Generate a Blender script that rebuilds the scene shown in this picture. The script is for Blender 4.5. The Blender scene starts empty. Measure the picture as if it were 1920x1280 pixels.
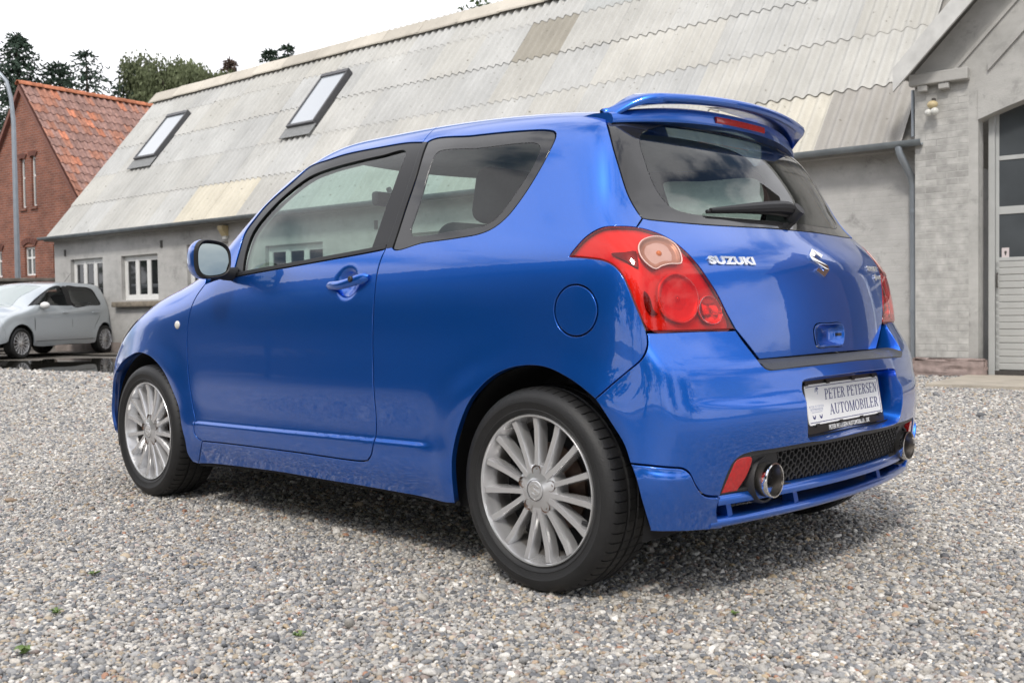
import bpy, bmesh, math, random
import numpy as np
from mathutils import Vector, Matrix
from mathutils.geometry import delaunay_2d_cdt
random.seed(7); rng = np.random.default_rng(11)
scene = bpy.context.scene
COL = scene.collection

# ------------------------------------------------------------------ camera
CAM_F = 1902.138 / 1920.0
CAM_LOC = np.array([-1.9939, 2.9823, 0.8255])
CAM_R = np.array([-0.719702, -0.694133, -0.014427]); CAM_D = np.array([-0.011409, 0.032601, -0.999403]); CAM_FW = np.array([0.694189, -0.719108, -0.031382])
cam_data = bpy.data.cameras.new('camera'); cam = bpy.data.objects.new('camera', cam_data); COL.objects.link(cam)
cam_data.sensor_width = 36.0; cam_data.lens = 36.0 * CAM_F
cam_data.clip_start = 0.05; cam_data.clip_end = 2000
M = Matrix.Identity(4)
for i in range(3):
    M[i][0] = CAM_R[i]; M[i][1] = -CAM_D[i]; M[i][2] = -CAM_FW[i]; M[i][3] = CAM_LOC[i]
cam.matrix_world = M
cam_data.dof.use_dof = True; cam_data.dof.focus_distance = 4.1; cam_data.dof.aperture_fstop = 6.3
scene.camera = cam

# ------------------------------------------------------------------ sky, sun, exposure
SUN_EL, SUN_AZ = math.radians(48), math.radians(118)      # azimuth of the sun, counter-clockwise from +x
world = bpy.data.worlds.new('World'); scene.world = world; world.use_nodes = True
wn, wl = world.node_tree.nodes, world.node_tree.links
wn.clear()
w_out = wn.new('ShaderNodeOutputWorld'); w_bg = wn.new('ShaderNodeBackground'); w_bg.inputs['Strength'].default_value = 0.1
w_sky = wn.new('ShaderNodeTexSky'); w_sky.sky_type = 'NISHITA'; w_sky.sun_disc = False
w_sky.sun_elevation = SUN_EL; w_sky.sun_rotation = math.pi / 2 - SUN_AZ; w_sky.air_density = 1.0; w_sky.dust_density = 1.5
w_tc = wn.new('ShaderNodeTexCoord'); w_map = wn.new('ShaderNodeMapping'); w_map.inputs['Scale'].default_value = (1.0, 1.0, 2.2)
w_map.inputs['Location'].default_value = (3.1, 1.2, 0.4)
w_n = wn.new('ShaderNodeTexNoise'); w_n.inputs['Scale'].default_value = 2.1; w_n.inputs['Detail'].default_value = 7; w_n.inputs['Roughness'].default_value = 0.55
w_r = wn.new('ShaderNodeMapRange'); w_r.inputs['From Min'].default_value = 0.34; w_r.inputs['From Max'].default_value = 0.50; w_r.interpolation_type = 'SMOOTHSTEP'
w_n2 = wn.new('ShaderNodeTexNoise'); w_n2.inputs['Scale'].default_value = 3.4; w_n2.inputs['Detail'].default_value = 5
w_cr = wn.new('ShaderNodeMapRange'); w_cr.inputs['From Min'].default_value = 0.3; w_cr.inputs['From Max'].default_value = 0.7; w_cr.inputs['To Min'].default_value = 8.8; w_cr.inputs['To Max'].default_value = 12.2
w_cc = wn.new('ShaderNodeCombineColor'); w_mx = wn.new('ShaderNodeMix'); w_mx.data_type = 'RGBA'
wl.new(w_tc.outputs['Generated'], w_map.inputs['Vector']); wl.new(w_map.outputs['Vector'], w_n.inputs['Vector']); wl.new(w_map.outputs['Vector'], w_n2.inputs['Vector'])
wl.new(w_n.outputs['Fac'], w_r.inputs['Value']); wl.new(w_n2.outputs['Fac'], w_cr.inputs['Value'])
w_bm = wn.new('ShaderNodeMath'); w_bm.operation = 'MULTIPLY'; w_bm.inputs[1].default_value = 1.04
wl.new(w_cr.outputs['Result'], w_cc.inputs['Red']); wl.new(w_cr.outputs['Result'], w_cc.inputs['Green']); wl.new(w_cr.outputs['Result'], w_bm.inputs[0]); wl.new(w_bm.outputs[0], w_cc.inputs['Blue'])
wl.new(w_r.outputs['Result'], w_mx.inputs['Factor']); wl.new(w_sky.outputs['Color'], w_mx.inputs['A']); wl.new(w_cc.outputs['Color'], w_mx.inputs['B'])
wl.new(w_mx.outputs['Result'], w_bg.inputs['Color']); wl.new(w_bg.outputs['Background'], w_out.inputs['Surface'])
sun_d = bpy.data.lights.new('sun', 'SUN'); sun_d.energy = 1.5; sun_d.angle = math.radians(10); sun_d.color = (1.0, 0.95, 0.88)
sun = bpy.data.objects.new('sun', sun_d); COL.objects.link(sun)
sd = Vector((math.cos(SUN_EL) * math.cos(SUN_AZ), math.cos(SUN_EL) * math.sin(SUN_AZ), math.sin(SUN_EL)))
sun.rotation_euler = (-sd).to_track_quat('-Z', 'Y').to_euler()
scene.view_settings.view_transform = 'Standard'; scene.view_settings.look = 'None'
scene.view_settings.exposure = 0.5; scene.view_settings.gamma = 1.0; scene.view_settings.use_curve_mapping = False
scene.cycles.max_bounces = 10; scene.cycles.transparent_max_bounces = 16; scene.cycles.caustics_reflective = False; scene.cycles.caustics_refractive = False

# ------------------------------------------------------------------ object helpers
def link(o, parent=None):
    COL.objects.link(o)
    if parent is not None: o.parent = parent
    return o
def thing(name, label, cat, loc=(0, 0, 0), rotz=0.0, group=None):
    o = bpy.data.objects.new(name, None); o.location = loc; o.rotation_euler = (0, 0, rotz); o.empty_display_size = .2
    COL.objects.link(o); tag(o, label, cat, group); return o
def tag(o, label=None, cat=None, group=None, kind=None):
    if label: o['label'] = label
    if cat: o['category'] = cat
    if group: o['group'] = group
    if kind: o['kind'] = kind
    return o
def mesh_obj(name, verts, faces, mat, parent=None, normals=None, smooth=False, mats=None, mat_idx=None):
    me = bpy.data.meshes.new(name)
    me.from_pydata([tuple(map(float, v)) for v in verts], [], [tuple(int(i) for i in f) for f in faces])
    if mats:
        for m in mats: me.materials.append(m)
        if mat_idx is not None: me.polygons.foreach_set('material_index', np.asarray(mat_idx, dtype=np.int32))
    else: me.materials.append(mat)
    if smooth or normals is not None: me.polygons.foreach_set('use_smooth', [True] * len(me.polygons))
    me.update()
    if normals is not None: me.normals_split_custom_set_from_vertices([tuple(map(float, n)) for n in normals])
    return link(bpy.data.objects.new(name, me), parent)
def bm_obj(name, bm, mat, parent=None, smooth=False, mats=None, angle=None):
    me = bpy.data.meshes.new(name); bmesh.ops.recalc_face_normals(bm, faces=bm.faces); bm.to_mesh(me); bm.free()
    for m in (mats or [mat]): me.materials.append(m)
    if smooth:
        me.polygons.foreach_set('use_smooth', [True] * len(me.polygons))
        me.set_sharp_from_angle(angle=math.radians(angle or 35))
    return link(bpy.data.objects.new(name, me), parent)
def share(o, parent, loc=None, rot=None, scale=None, name=None):
    c = o.copy(); COL.objects.link(c); c.parent = parent
    if loc is not None: c.location = loc
    if rot is not None: c.rotation_euler = rot
    if scale is not None: c.scale = scale
    return c
def copy_tree(o, parent=None):
    c = o.copy(); COL.objects.link(c); c.parent = parent
    for ch in list(o.children): copy_tree(ch, c)
    return c
def box(bm, x0, x1, y0, y1, z0, z1, bev=0.0, mi=0):
    r = bmesh.ops.create_cube(bm, size=1.0)
    vs = r['verts']
    for v in vs:
        v.co = Vector((x0 + (v.co.x + .5) * (x1 - x0), y0 + (v.co.y + .5) * (y1 - y0), z0 + (v.co.z + .5) * (z1 - z0)))
    fs = list({f for v in vs for f in v.link_faces})
    for f in fs: f.material_index = mi
    if bev > 0:
        es = list({e for v in vs for e in v.link_edges})
        bmesh.ops.bevel(bm, geom=es, offset=bev, segments=2, affect='EDGES', profile=.5)
    return vs
def box_obj(name, dims, mat, parent=None, bev=0.0, smooth=False):
    bm = bmesh.new(); box(bm, *dims, bev=bev); return bm_obj(name, bm, mat, parent, smooth=smooth)
def lathe(bm, prof, seg=48, axis='y', origin=(0, 0, 0), cap=False, mi=0, arc=2 * math.pi):
    """prof: list of (r, h); revolve about axis through origin"""
    full = abs(arc - 2 * math.pi) < 1e-6
    n = seg if full else seg + 1
    rows = []
    for r, h in prof:
        row = []
        for i in range(n):
            t = arc * i / seg
            c, s = r * math.cos(t), r * math.sin(t)
            p = (c, h, s) if axis == 'y' else ((c, s, h) if axis == 'z' else (h, c, s))
            row.append(bm.verts.new((p[0] + origin[0], p[1] + origin[1], p[2] + origin[2])))
        rows.append(row)
    for a, b in zip(rows[:-1], rows[1:]):
        for i in range(seg):
            j = (i + 1) % n
            f = bm.faces.new((a[i], a[j], b[j], b[i])); f.material_index = mi
    if cap:
        for row in (rows[0], rows[-1]):
            f = bm.faces.new(row); f.material_index = mi
    return rows
def tube(bm, pts, r, seg=10, cap=True, mi=0):
    pts = [Vector(p) for p in pts]; rows = []
    prev = None
    for i, p in enumerate(pts):
        t = (pts[min(i + 1, len(pts) - 1)] - pts[max(i - 1, 0)]).normalized()
        if prev is None:
            u = t.orthogonal().normalized()
        else:
            u = (prev - t * prev.dot(t)).normalized()
        prev = u; w = t.cross(u)
        rr = r[i] if hasattr(r, '__len__') else r
        rows.append([bm.verts.new(p + (u * math.cos(2 * math.pi * k / seg) + w * math.sin(2 * math.pi * k / seg)) * rr) for k in range(seg)])
    for a, b in zip(rows[:-1], rows[1:]):
        for k in range(seg):
            f = bm.faces.new((a[k], a[(k + 1) % seg], b[(k + 1) % seg], b[k])); f.material_index = mi
    if cap:
        bm.faces.new(rows[0]); bm.faces.new(rows[-1])
    return rows
def prism(bm, poly, h0, h1, axis=2, mi=0):
    """extrude a 2D polygon along axis; remaining axes take the polygon's two coordinates in order"""
    def P(a, b, h):
        c = [0, 0, 0]; o = [k for k in range(3) if k != axis]
        c[o[0]], c[o[1]], c[axis] = a, b, h; return c
    A = [bm.verts.new(P(a, b, h0)) for a, b in poly]; B = [bm.verts.new(P(a, b, h1)) for a, b in poly]
    fs = [bm.faces.new(A), bm.faces.new(B)]
    n = len(poly)
    for i in range(n): fs.append(bm.faces.new((A[i], A[(i + 1) % n], B[(i + 1) % n], B[i])))
    for f in fs: f.material_index = mi
    return A, B

# ------------------------------------------------------------------ material helpers
def new_mat(name):
    m = bpy.data.materials.new(name); m.use_nodes = True
    nt = m.node_tree; b = nt.nodes['Principled BSDF']
    return m, nt.nodes, nt.links, b
def pbr(name, col, rough=.5, metal=0.0, coat=0.0, spec=.5, coat_rough=.03, noise=0.0, nscale=30.0, bump=0.0, bscale=200.0, rnoise=0.0):
    m, n, l, b = new_mat(name)
    b.inputs['Base Color'].default_value = (*col, 1); b.inputs['Roughness'].default_value = rough; b.inputs['Metallic'].default_value = metal
    b.inputs['Coat Weight'].default_value = coat; b.inputs['Coat Roughness'].default_value = coat_rough; b.inputs['Specular IOR Level'].default_value = spec
    tc = n.new('ShaderNodeTexCoord')
    if noise > 0:
        t = n.new('ShaderNodeTexNoise'); t.inputs['Scale'].default_value = nscale; t.inputs['Detail'].default_value = 6
        l.new(tc.outputs['Object'], t.inputs['Vector'])
        mr = n.new('ShaderNodeMapRange'); mr.inputs['From Min'].default_value = .25; mr.inputs['From Max'].default_value = .75
        mr.inputs['To Min'].default_value = 1 - noise; mr.inputs['To Max'].default_value = 1 + noise
        l.new(t.outputs['Fac'], mr.inputs['Value'])
        mx = n.new('ShaderNodeVectorMath'); mx.operation = 'SCALE'; mx.inputs[0].default_value = col
        l.new(mr.outputs['Result'], mx.inputs['Scale']); l.new(mx.outputs['Vector'], b.inputs['Base Color'])
        if rnoise > 0:
            m2 = n.new('ShaderNodeMapRange'); m2.inputs['From Min'].default_value = .3; m2.inputs['From Max'].default_value = .7
            m2.inputs['To Min'].default_value = max(rough - rnoise, 0); m2.inputs['To Max'].default_value = min(rough + rnoise, 1)
            l.new(t.outputs['Fac'], m2.inputs['Value']); l.new(m2.outputs['Result'], b.inputs['Roughness'])
    if bump > 0:
        t = n.new('ShaderNodeTexNoise'); t.inputs['Scale'].default_value = bscale; t.inputs['Detail'].default_value = 4
        l.new(tc.outputs['Object'], t.inputs['Vector'])
        bp = n.new('ShaderNodeBump'); bp.inputs['Strength'].default_value = bump; bp.inputs['Distance'].default_value = .01
        l.new(t.outputs['Fac'], bp.inputs['Height']); l.new(bp.outputs['Normal'], b.inputs['Normal'])
    return m
def thin_glass(name, tint, refl=1.0, rough=0.0, ior=1.5):
    m = bpy.data.materials.new(name); m.use_nodes = True; n, l = m.node_tree.nodes, m.node_tree.links
    n.clear(); out = n.new('ShaderNodeOutputMaterial')
    tr = n.new('ShaderNodeBsdfTransparent'); tr.inputs['Color'].default_value = (*tint, 1)
    gl = n.new('ShaderNodeBsdfGlossy'); gl.inputs['Roughness'].default_value = rough
    gl.inputs['Color'].default_value = (refl, refl, refl, 1)
    fr = n.new('ShaderNodeFresnel'); gm = n.new('ShaderNodeNewGeometry'); iq = n.new('ShaderNodeMix')
    iq.inputs['A'].default_value = ior; iq.inputs['B'].default_value = 1.0 / ior; l.new(gm.outputs['Backfacing'], iq.inputs['Factor']); l.new(iq.outputs['Result'], fr.inputs['IOR'])
    mx = n.new('ShaderNodeMixShader')
    l.new(fr.outputs['Fac'], mx.inputs['Fac']); l.new(tr.outputs[0], mx.inputs[1]); l.new(gl.outputs[0], mx.inputs[2]); l.new(mx.outputs[0], out.inputs['Surface'])
    return m
# ------------------------------------------------------------------ materials of the place
def mat_roof_sheet():
    m, n, l, b = new_mat('fibre_cement')
    tc = n.new('ShaderNodeTexCoord'); geo = n.new('ShaderNodeNewGeometry'); oi = n.new('ShaderNodeObjectInfo')
    t1 = n.new('ShaderNodeTexNoise'); t1.inputs['Scale'].default_value = 1.3; t1.inputs['Detail'].default_value = 8; t1.inputs['Roughness'].default_value = .65
    mp = n.new('ShaderNodeMapping'); mp.inputs['Scale'].default_value = (1.0, 1.0, .35); l.new(geo.outputs['Position'], mp.inputs['Vector']); l.new(mp.outputs[0], t1.inputs['Vector'])
    r1 = n.new('ShaderNodeMapRange'); r1.inputs['From Min'].default_value = .3; r1.inputs['From Max'].default_value = .7; r1.inputs['To Min'].default_value = .84; r1.inputs['To Max'].default_value = 1.1
    l.new(t1.outputs['Fac'], r1.inputs['Value'])
    t2 = n.new('ShaderNodeTexVoronoi'); t2.inputs['Scale'].default_value = 7.0; t2.feature = 'F1'; l.new(geo.outputs['Position'], t2.inputs['Vector'])
    t3 = n.new('ShaderNodeTexNoise'); t3.inputs['Scale'].default_value = 26; t3.inputs['Detail'].default_value = 6; l.new(geo.outputs['Position'], t3.inputs['Vector'])
    ms = n.new('ShaderNodeMath'); ms.operation = 'SUBTRACT'; ms.inputs[0].default_value = .20
    l.new(t2.outputs['Distance'], ms.inputs[1])
    mm = n.new('ShaderNodeMath'); mm.operation = 'MULTIPLY'; mm.inputs[1].default_value = 9; mm.use_clamp = True; l.new(ms.outputs[0], mm.inputs[0])
    t3r = n.new('ShaderNodeMapRange'); t3r.inputs['From Min'].default_value = .5; t3r.inputs['From Max'].default_value = .62; l.new(t3.outputs['Fac'], t3r.inputs['Value'])
    sp = n.new('ShaderNodeMath'); sp.operation = 'MULTIPLY'; l.new(mm.outputs[0], sp.inputs[0]); l.new(t3r.outputs[0], sp.inputs[1])
    mul = n.new('ShaderNodeVectorMath'); mul.operation = 'SCALE'; l.new(oi.outputs['Color'], mul.inputs[0]); l.new(r1.outputs[0], mul.inputs['Scale'])
    t4 = n.new('ShaderNodeTexNoise'); t4.inputs['Scale'].default_value = 90; t4.inputs['Detail'].default_value = 3; l.new(geo.outputs['Position'], t4.inputs['Vector'])
    r4 = n.new('ShaderNodeMapRange'); r4.inputs['From Min'].default_value = .3; r4.inputs['From Max'].default_value = .7; r4.inputs['To Min'].default_value = .9; r4.inputs['To Max'].default_value = 1.08; l.new(t4.outputs['Fac'], r4.inputs['Value'])
    mul2 = n.new('ShaderNodeVectorMath'); mul2.operation = 'SCALE'; l.new(mul.outputs[0], mul2.inputs[0]); l.new(r4.outputs[0], mul2.inputs['Scale'])
    mx = n.new('ShaderNodeMix'); mx.data_type = 'RGBA'; mx.inputs['B'].default_value = (.12, .11, .085, 1); l.new(mul2.outputs[0], mx.inputs['A'])
    sc = n.new('ShaderNodeMath'); sc.operation = 'MULTIPLY'; sc.inputs[1].default_value = .8; l.new(sp.outputs[0], sc.inputs[0]); l.new(sc.outputs[0], mx.inputs['Factor'])
    l.new(mx.outputs['Result'], b.inputs['Base Color']); b.inputs['Roughness'].default_value = .9; b.inputs['Specular IOR Level'].default_value = .2
    bp = n.new('ShaderNodeBump'); bp.inputs['Strength'].default_value = .25; bp.inputs['Distance'].default_value = .01; l.new(t4.outputs['Fac'], bp.inputs['Height']); l.new(bp.outputs[0], b.inputs['Normal'])
    return m
def mat_painted_wall(name, col, stain=.35, brick=True, stain_z=None):
    """lime-washed brick: bricks read as faint relief, weather stains as big soft patches"""
    m, n, l, b = new_mat(name)
    tc = n.new('ShaderNodeTexCoord')
    t1 = n.new('ShaderNodeTexNoise'); t1.inputs['Scale'].default_value = 1.6; t1.inputs['Detail'].default_value = 9; t1.inputs['Roughness'].default_value = .68; l.new(tc.outputs['Object'], t1.inputs['Vector'])
    cr = n.new('ShaderNodeValToRGB'); l.new(t1.outputs['Fac'], cr.inputs['Fac'])
    c = np.array(col); e = cr.color_ramp.elements
    e[0].position = .28; e[0].color = (*(c * (1 - stain)), 1); e[1].position = .72; e[1].color = (*(c * 1.13), 1)
    k = e.new(.48); k.color = (*c, 1)
    mp = n.new('ShaderNodeMapping'); mp.inputs['Scale'].default_value = (5, 5, 13.4); l.new(tc.outputs['Object'], mp.inputs['Vector'])
    t2 = n.new('ShaderNodeTexNoise'); t2.inputs['Scale'].default_value = 1; t2.inputs['Detail'].default_value = 5; l.new(mp.outputs[0], t2.inputs['Vector'])
    r2 = n.new('ShaderNodeMapRange'); r2.inputs['From Min'].default_value = .3; r2.inputs['From Max'].default_value = .7; r2.inputs['To Min'].default_value = .94; r2.inputs['To Max'].default_value = 1.05; l.new(t2.outputs['Fac'], r2.inputs['Value'])
    mul = n.new('ShaderNodeVectorMath'); mul.operation = 'SCALE'; l.new(cr.outputs['Color'], mul.inputs[0]); l.new(r2.outputs[0], mul.inputs['Scale'])
    # rising damp at the foot of the wall and old dark blotches
    sx = n.new('ShaderNodeSeparateXYZ'); l.new(tc.outputs['Object'], sx.inputs[0]); nd = n.new('ShaderNodeMath'); nd.operation = 'MULTIPLY_ADD'; nd.inputs[1].default_value = 1.5; nd.inputs[2].default_value = -.45; l.new(t1.outputs['Fac'], nd.inputs[0])
    hz = n.new('ShaderNodeMath'); hz.operation = 'SUBTRACT'; l.new(nd.outputs[0], hz.inputs[0]); l.new(sx.outputs['Z'], hz.inputs[1])
    hr = n.new('ShaderNodeMapRange'); hr.inputs['From Min'].default_value = -.25; hr.inputs['From Max'].default_value = .35; hr.inputs['To Min'].default_value = 1; hr.inputs['To Max'].default_value = .58; l.new(hz.outputs[0], hr.inputs['Value'])
    t5 = n.new('ShaderNodeTexNoise'); t5.inputs['Scale'].default_value = 3.1; t5.inputs['Detail'].default_value = 10; t5.inputs['Roughness'].default_value = .75; t5.inputs['Distortion'].default_value = .4; l.new(tc.outputs['Object'], t5.inputs['Vector'])
    r5 = n.new('ShaderNodeMapRange'); r5.inputs['From Min'].default_value = .56; r5.inputs['From Max'].default_value = .68; r5.inputs['To Min'].default_value = 1; r5.inputs['To Max'].default_value = .70; l.new(t5.outputs['Fac'], r5.inputs['Value'])
    mz = n.new('ShaderNodeMath'); mz.operation = 'MULTIPLY'; l.new(hr.outputs[0], mz.inputs[0]); l.new(r5.outputs[0], mz.inputs[1])
    mu2 = n.new('ShaderNodeVectorMath'); mu2.operation = 'SCALE'; l.new(mul.outputs[0], mu2.inputs[0]); l.new(mz.outputs[0], mu2.inputs['Scale']); mul = mu2
    l.new(mul.outputs[0], b.inputs['Base Color']); b.inputs['Roughness'].default_value = .92; b.inputs['Specular IOR Level'].default_value = .2
    t3 = n.new('ShaderNodeTexNoise'); t3.inputs['Scale'].default_value = 60; t3.inputs['Detail'].default_value = 4; l.new(tc.outputs['Object'], t3.inputs['Vector'])
    bp = n.new('ShaderNodeBump'); bp.inputs['Strength'].default_value = .35; bp.inputs['Distance'].default_value = .008; l.new(t3.outputs['Fac'], bp.inputs['Height'])
    if brick:
        mp2 = n.new('ShaderNodeMapping'); mp2.inputs['Rotation'].default_value = (math.radians(90), 0, 0); l.new(tc.outputs['Object'], mp2.inputs['Vector'])
        bt = n.new('ShaderNodeTexBrick'); bt.inputs['Scale'].default_value = 1; bt.inputs['Brick Width'].default_value = .24; bt.inputs['Row Height'].default_value = .075
        bt.inputs['Mortar Size'].default_value = .008; bt.inputs['Mortar Smooth'].default_value = .6
        l.new(mp2.outputs[0], bt.inputs['Vector'])
        bp2 = n.new('ShaderNodeBump'); bp2.invert = True; bp2.inputs['Strength'].default_value = .22; bp2.inputs['Distance'].default_value = .006
        l.new(bt.outputs['Fac'], bp2.inputs['Height']); l.new(bp.outputs[0], bp2.inputs['Normal']); l.new(bp2.outputs[0], b.inputs['Normal'])
    else: l.new(bp.outputs[0], b.inputs['Normal'])
    return m
def mat_red_brick():
    m, n, l, b = new_mat('red_brick')
    tc = n.new('ShaderNodeTexCoord'); mp = n.new('ShaderNodeMapping'); mp.inputs['Rotation'].default_value = (math.radians(90), 0, 0); l.new(tc.outputs['Object'], mp.inputs['Vector'])
    bt = n.new('ShaderNodeTexBrick'); bt.inputs['Scale'].default_value = 1; bt.inputs['Brick Width'].default_value = .24; bt.inputs['Row Height'].default_value = .076
    bt.inputs['Mortar Size'].default_value = .007; bt.inputs['Color1'].default_value = (.27, .095, .055, 1); bt.inputs['Color2'].default_value = (.19, .065, .04, 1); bt.inputs['Mortar'].default_value = (.26, .21, .18, 1)
    l.new(mp.outputs[0], bt.inputs['Vector'])
    t = n.new('ShaderNodeTexNoise'); t.inputs['Scale'].default_value = 2.2; t.inputs['Detail'].default_value = 8; l.new(tc.outputs['Object'], t.inputs['Vector'])
    r = n.new('ShaderNodeMapRange'); r.inputs['From Min'].default_value = .3; r.inputs['From Max'].default_value = .7; r.inputs['To Min'].default_value = .75; r.inputs['To Max'].default_value = 1.2; l.new(t.outputs['Fac'], r.inputs['Value'])
    mul = n.new('ShaderNodeVectorMath'); mul.operation = 'SCALE'; l.new(bt.outputs['Color'], mul.inputs[0]); l.new(r.outputs[0], mul.inputs['Scale']); l.new(mul.outputs[0], b.inputs['Base Color'])
    bp = n.new('ShaderNodeBump'); bp.invert = True; bp.inputs['Strength'].default_value = .6; bp.inputs['Distance'].default_value = .008; l.new(bt.outputs['Fac'], bp.inputs['Height']); l.new(bp.outputs[0], b.inputs['Normal'])
    b.inputs['Roughness'].default_value = .85; return m
def mat_objcol(name, rough=.85, noise=.25, nscale=14.0, bump=.3, spec=.3):
    m, n, l, b = new_mat(name); oi = n.new('ShaderNodeObjectInfo'); geo = n.new('ShaderNodeNewGeometry')
    t = n.new('ShaderNodeTexNoise'); t.inputs['Scale'].default_value = nscale; t.inputs['Detail'].default_value = 7; l.new(geo.outputs['Position'], t.inputs['Vector'])
    r = n.new('ShaderNodeMapRange'); r.inputs['From Min'].default_value = .3; r.inputs['From Max'].default_value = .7; r.inputs['To Min'].default_value = 1 - noise; r.inputs['To Max'].default_value = 1 + noise; l.new(t.outputs['Fac'], r.inputs['Value'])
    mul = n.new('ShaderNodeVectorMath'); mul.operation = 'SCALE'; l.new(oi.outputs['Color'], mul.inputs[0]); l.new(r.outputs[0], mul.inputs['Scale']); l.new(mul.outputs[0], b.inputs['Base Color'])
    b.inputs['Roughness'].default_value = rough; b.inputs['Specular IOR Level'].default_value = spec
    bp = n.new('ShaderNodeBump'); bp.inputs['Strength'].default_value = bump; bp.inputs['Distance'].default_value = .006; l.new(t.outputs['Fac'], bp.inputs['Height']); l.new(bp.outputs[0], b.inputs['Normal'])
    return m
MT = {}
MT['sheet'] = mat_roof_sheet()
MT['wall'] = mat_painted_wall('limewashed_brick', (.46, .455, .44), stain=.22)
MT['gwall'] = mat_painted_wall('grey_washed_brick', (.43, .425, .405), stain=.34, brick=False)
MT['gbrick'] = mat_objcol('grey_washed_brick_face', .92, .22, 9.0, .4, .2)
MT['brick'] = mat_red_brick()
MT['tile'] = mat_objcol('clay_tile', .75, .3, 11.0, .3, .3)
MT['zinc'] = pbr('weathered_zinc', (.24, .27, .29), .55, .35, noise=.2, nscale=6, bump=.05)
MT['white'] = pbr('white_window_paint', (.74, .74, .72), .45, noise=.06, nscale=12)
MT['ltgrey'] = pbr('pale_grey_paint', (.42, .43, .42), .5, noise=.08, nscale=6)
MT['slat'] = pbr('grey_door_steel', (.42, .425, .41), .42, noise=.07, nscale=4)
MT['board'] = pbr('weathered_board_paint', (.56, .56, .54), .65, noise=.13, nscale=9, bump=.15, bscale=60)
MT['dkglass'] = pbr('window_glass', (.018, .02, .022), .04, spec=.7)
MT['doorglass'] = pbr('door_glass', (.075, .083, .09), .07, spec=.6, noise=.25, nscale=2)
MT['skyglass'] = pbr('skylight_glass', (.30, .33, .36), .05, spec=1.0, coat=1.0)
MT['dkframe'] = pbr('dark_grey_cladding', (.075, .075, .08), .5, noise=.15, nscale=9)
MT['lead'] = pbr('lead_flashing', (.20, .205, .205), .7, noise=.2, nscale=15, bump=.2, bscale=40)
MT['granite'] = pbr('pink_granite', (.30, .235, .215), .8, noise=.3, nscale=16, bump=.6, bscale=25)
MT['concrete'] = pbr('worn_concrete', (.40, .36, .30), .9, noise=.2, nscale=5, bump=.4, bscale=60)
MT['lampcream'] = pbr('cream_plastic', (.55, .45, .26), .5, noise=.1, nscale=30)
MT['bulb'] = pbr('white_lamp_glass', (.62, .62, .58), .25)
MT['iron'] = pbr('dark_iron', (.06, .055, .05), .6, noise=.2, nscale=30)
MT['galv'] = pbr('galvanised_steel', (.30, .33, .36), .45, .6, noise=.12, nscale=4)
MT['stonewall'] = pbr('old_stone_wall', (.13, .115, .10), .95, noise=.4, nscale=5, bump=.8, bscale=12)
MT['paper'] = pbr('printed_paper', (.62, .55, .55), .6, noise=.03, nscale=4)
MT['soffit'] = pbr('soffit_boards', (.30, .29, .27), .8, noise=.15, nscale=12)

# ------------------------------------------------------------------ long barn (local axes: x along the wall, y out of the wall, z up)
BA = math.radians(5.477)
WY, EY, EZ = -9.10, -8.95, 2.70
barn = thing('barn', 'long low grey washed brick barn with a steep corrugated cement roof and two skylights', 'barn', (0, 0, 0), BA)
def wall_mesh(name, s0, s1, z0, z1, Y, openings, depth, mat, parent):
    ss = sorted({s0, s1, *[o[0] for o in openings], *[o[1] for o in openings]}); zs = sorted({z0, z1, *[o[2] for o in openings], *[o[3] for o in openings]})
    V, Fc = [], []
    def quad(a, b, c, d): i = len(V); V.extend([a, b, c, d]); Fc.append((i, i + 1, i + 2, i + 3))
    for i in range(len(ss) - 1):
        for j in range(len(zs) - 1):
            cs, cz = .5 * (ss[i] + ss[i + 1]), .5 * (zs[j] + zs[j + 1])
            if any(o[0] < cs < o[1] and o[2] < cz < o[3] for o in openings): continue
            quad((ss[i + 1], Y, zs[j]), (ss[i], Y, zs[j]), (ss[i], Y, zs[j + 1]), (ss[i + 1], Y, zs[j + 1]))
    for a, b, c, d in openings:
        quad((a, Y, c), (a, Y - depth, c), (a, Y - depth, d), (a, Y, d)); quad((b, Y, c), (b, Y, d), (b, Y - depth, d), (b, Y - depth, c))
        quad((a, Y, d), (a, Y - depth, d), (b, Y - depth, d), (b, Y, d)); quad((a, Y, c), (b, Y, c), (b, Y - depth, c), (a, Y - depth, c))
    quad((s1, Y, z0), (s1, Y, z1), (s1, Y - 6.0, z1), (s1, Y - 6.0, z0)); quad((s0, Y, z0), (s0, Y - 6.0, z0), (s0, Y - 6.0, z1), (s0, Y, z1))
    return mesh_obj(name, V, Fc, mat, parent)
WINS = [(19.87, 21.29, 1.15, 2.145), (17.67, 19.10, 1.155, 2.13), (15.18, 16.60, 1.17, 2.255), (12.39, 14.04, 1.15, 2.10), (9.2, 10.8, 1.15, 2.12)]
bwall = wall_mesh('wall', 1.9, 22.03, 0, 2.66, WY, WINS, .14, MT['wall'], barn)
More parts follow.
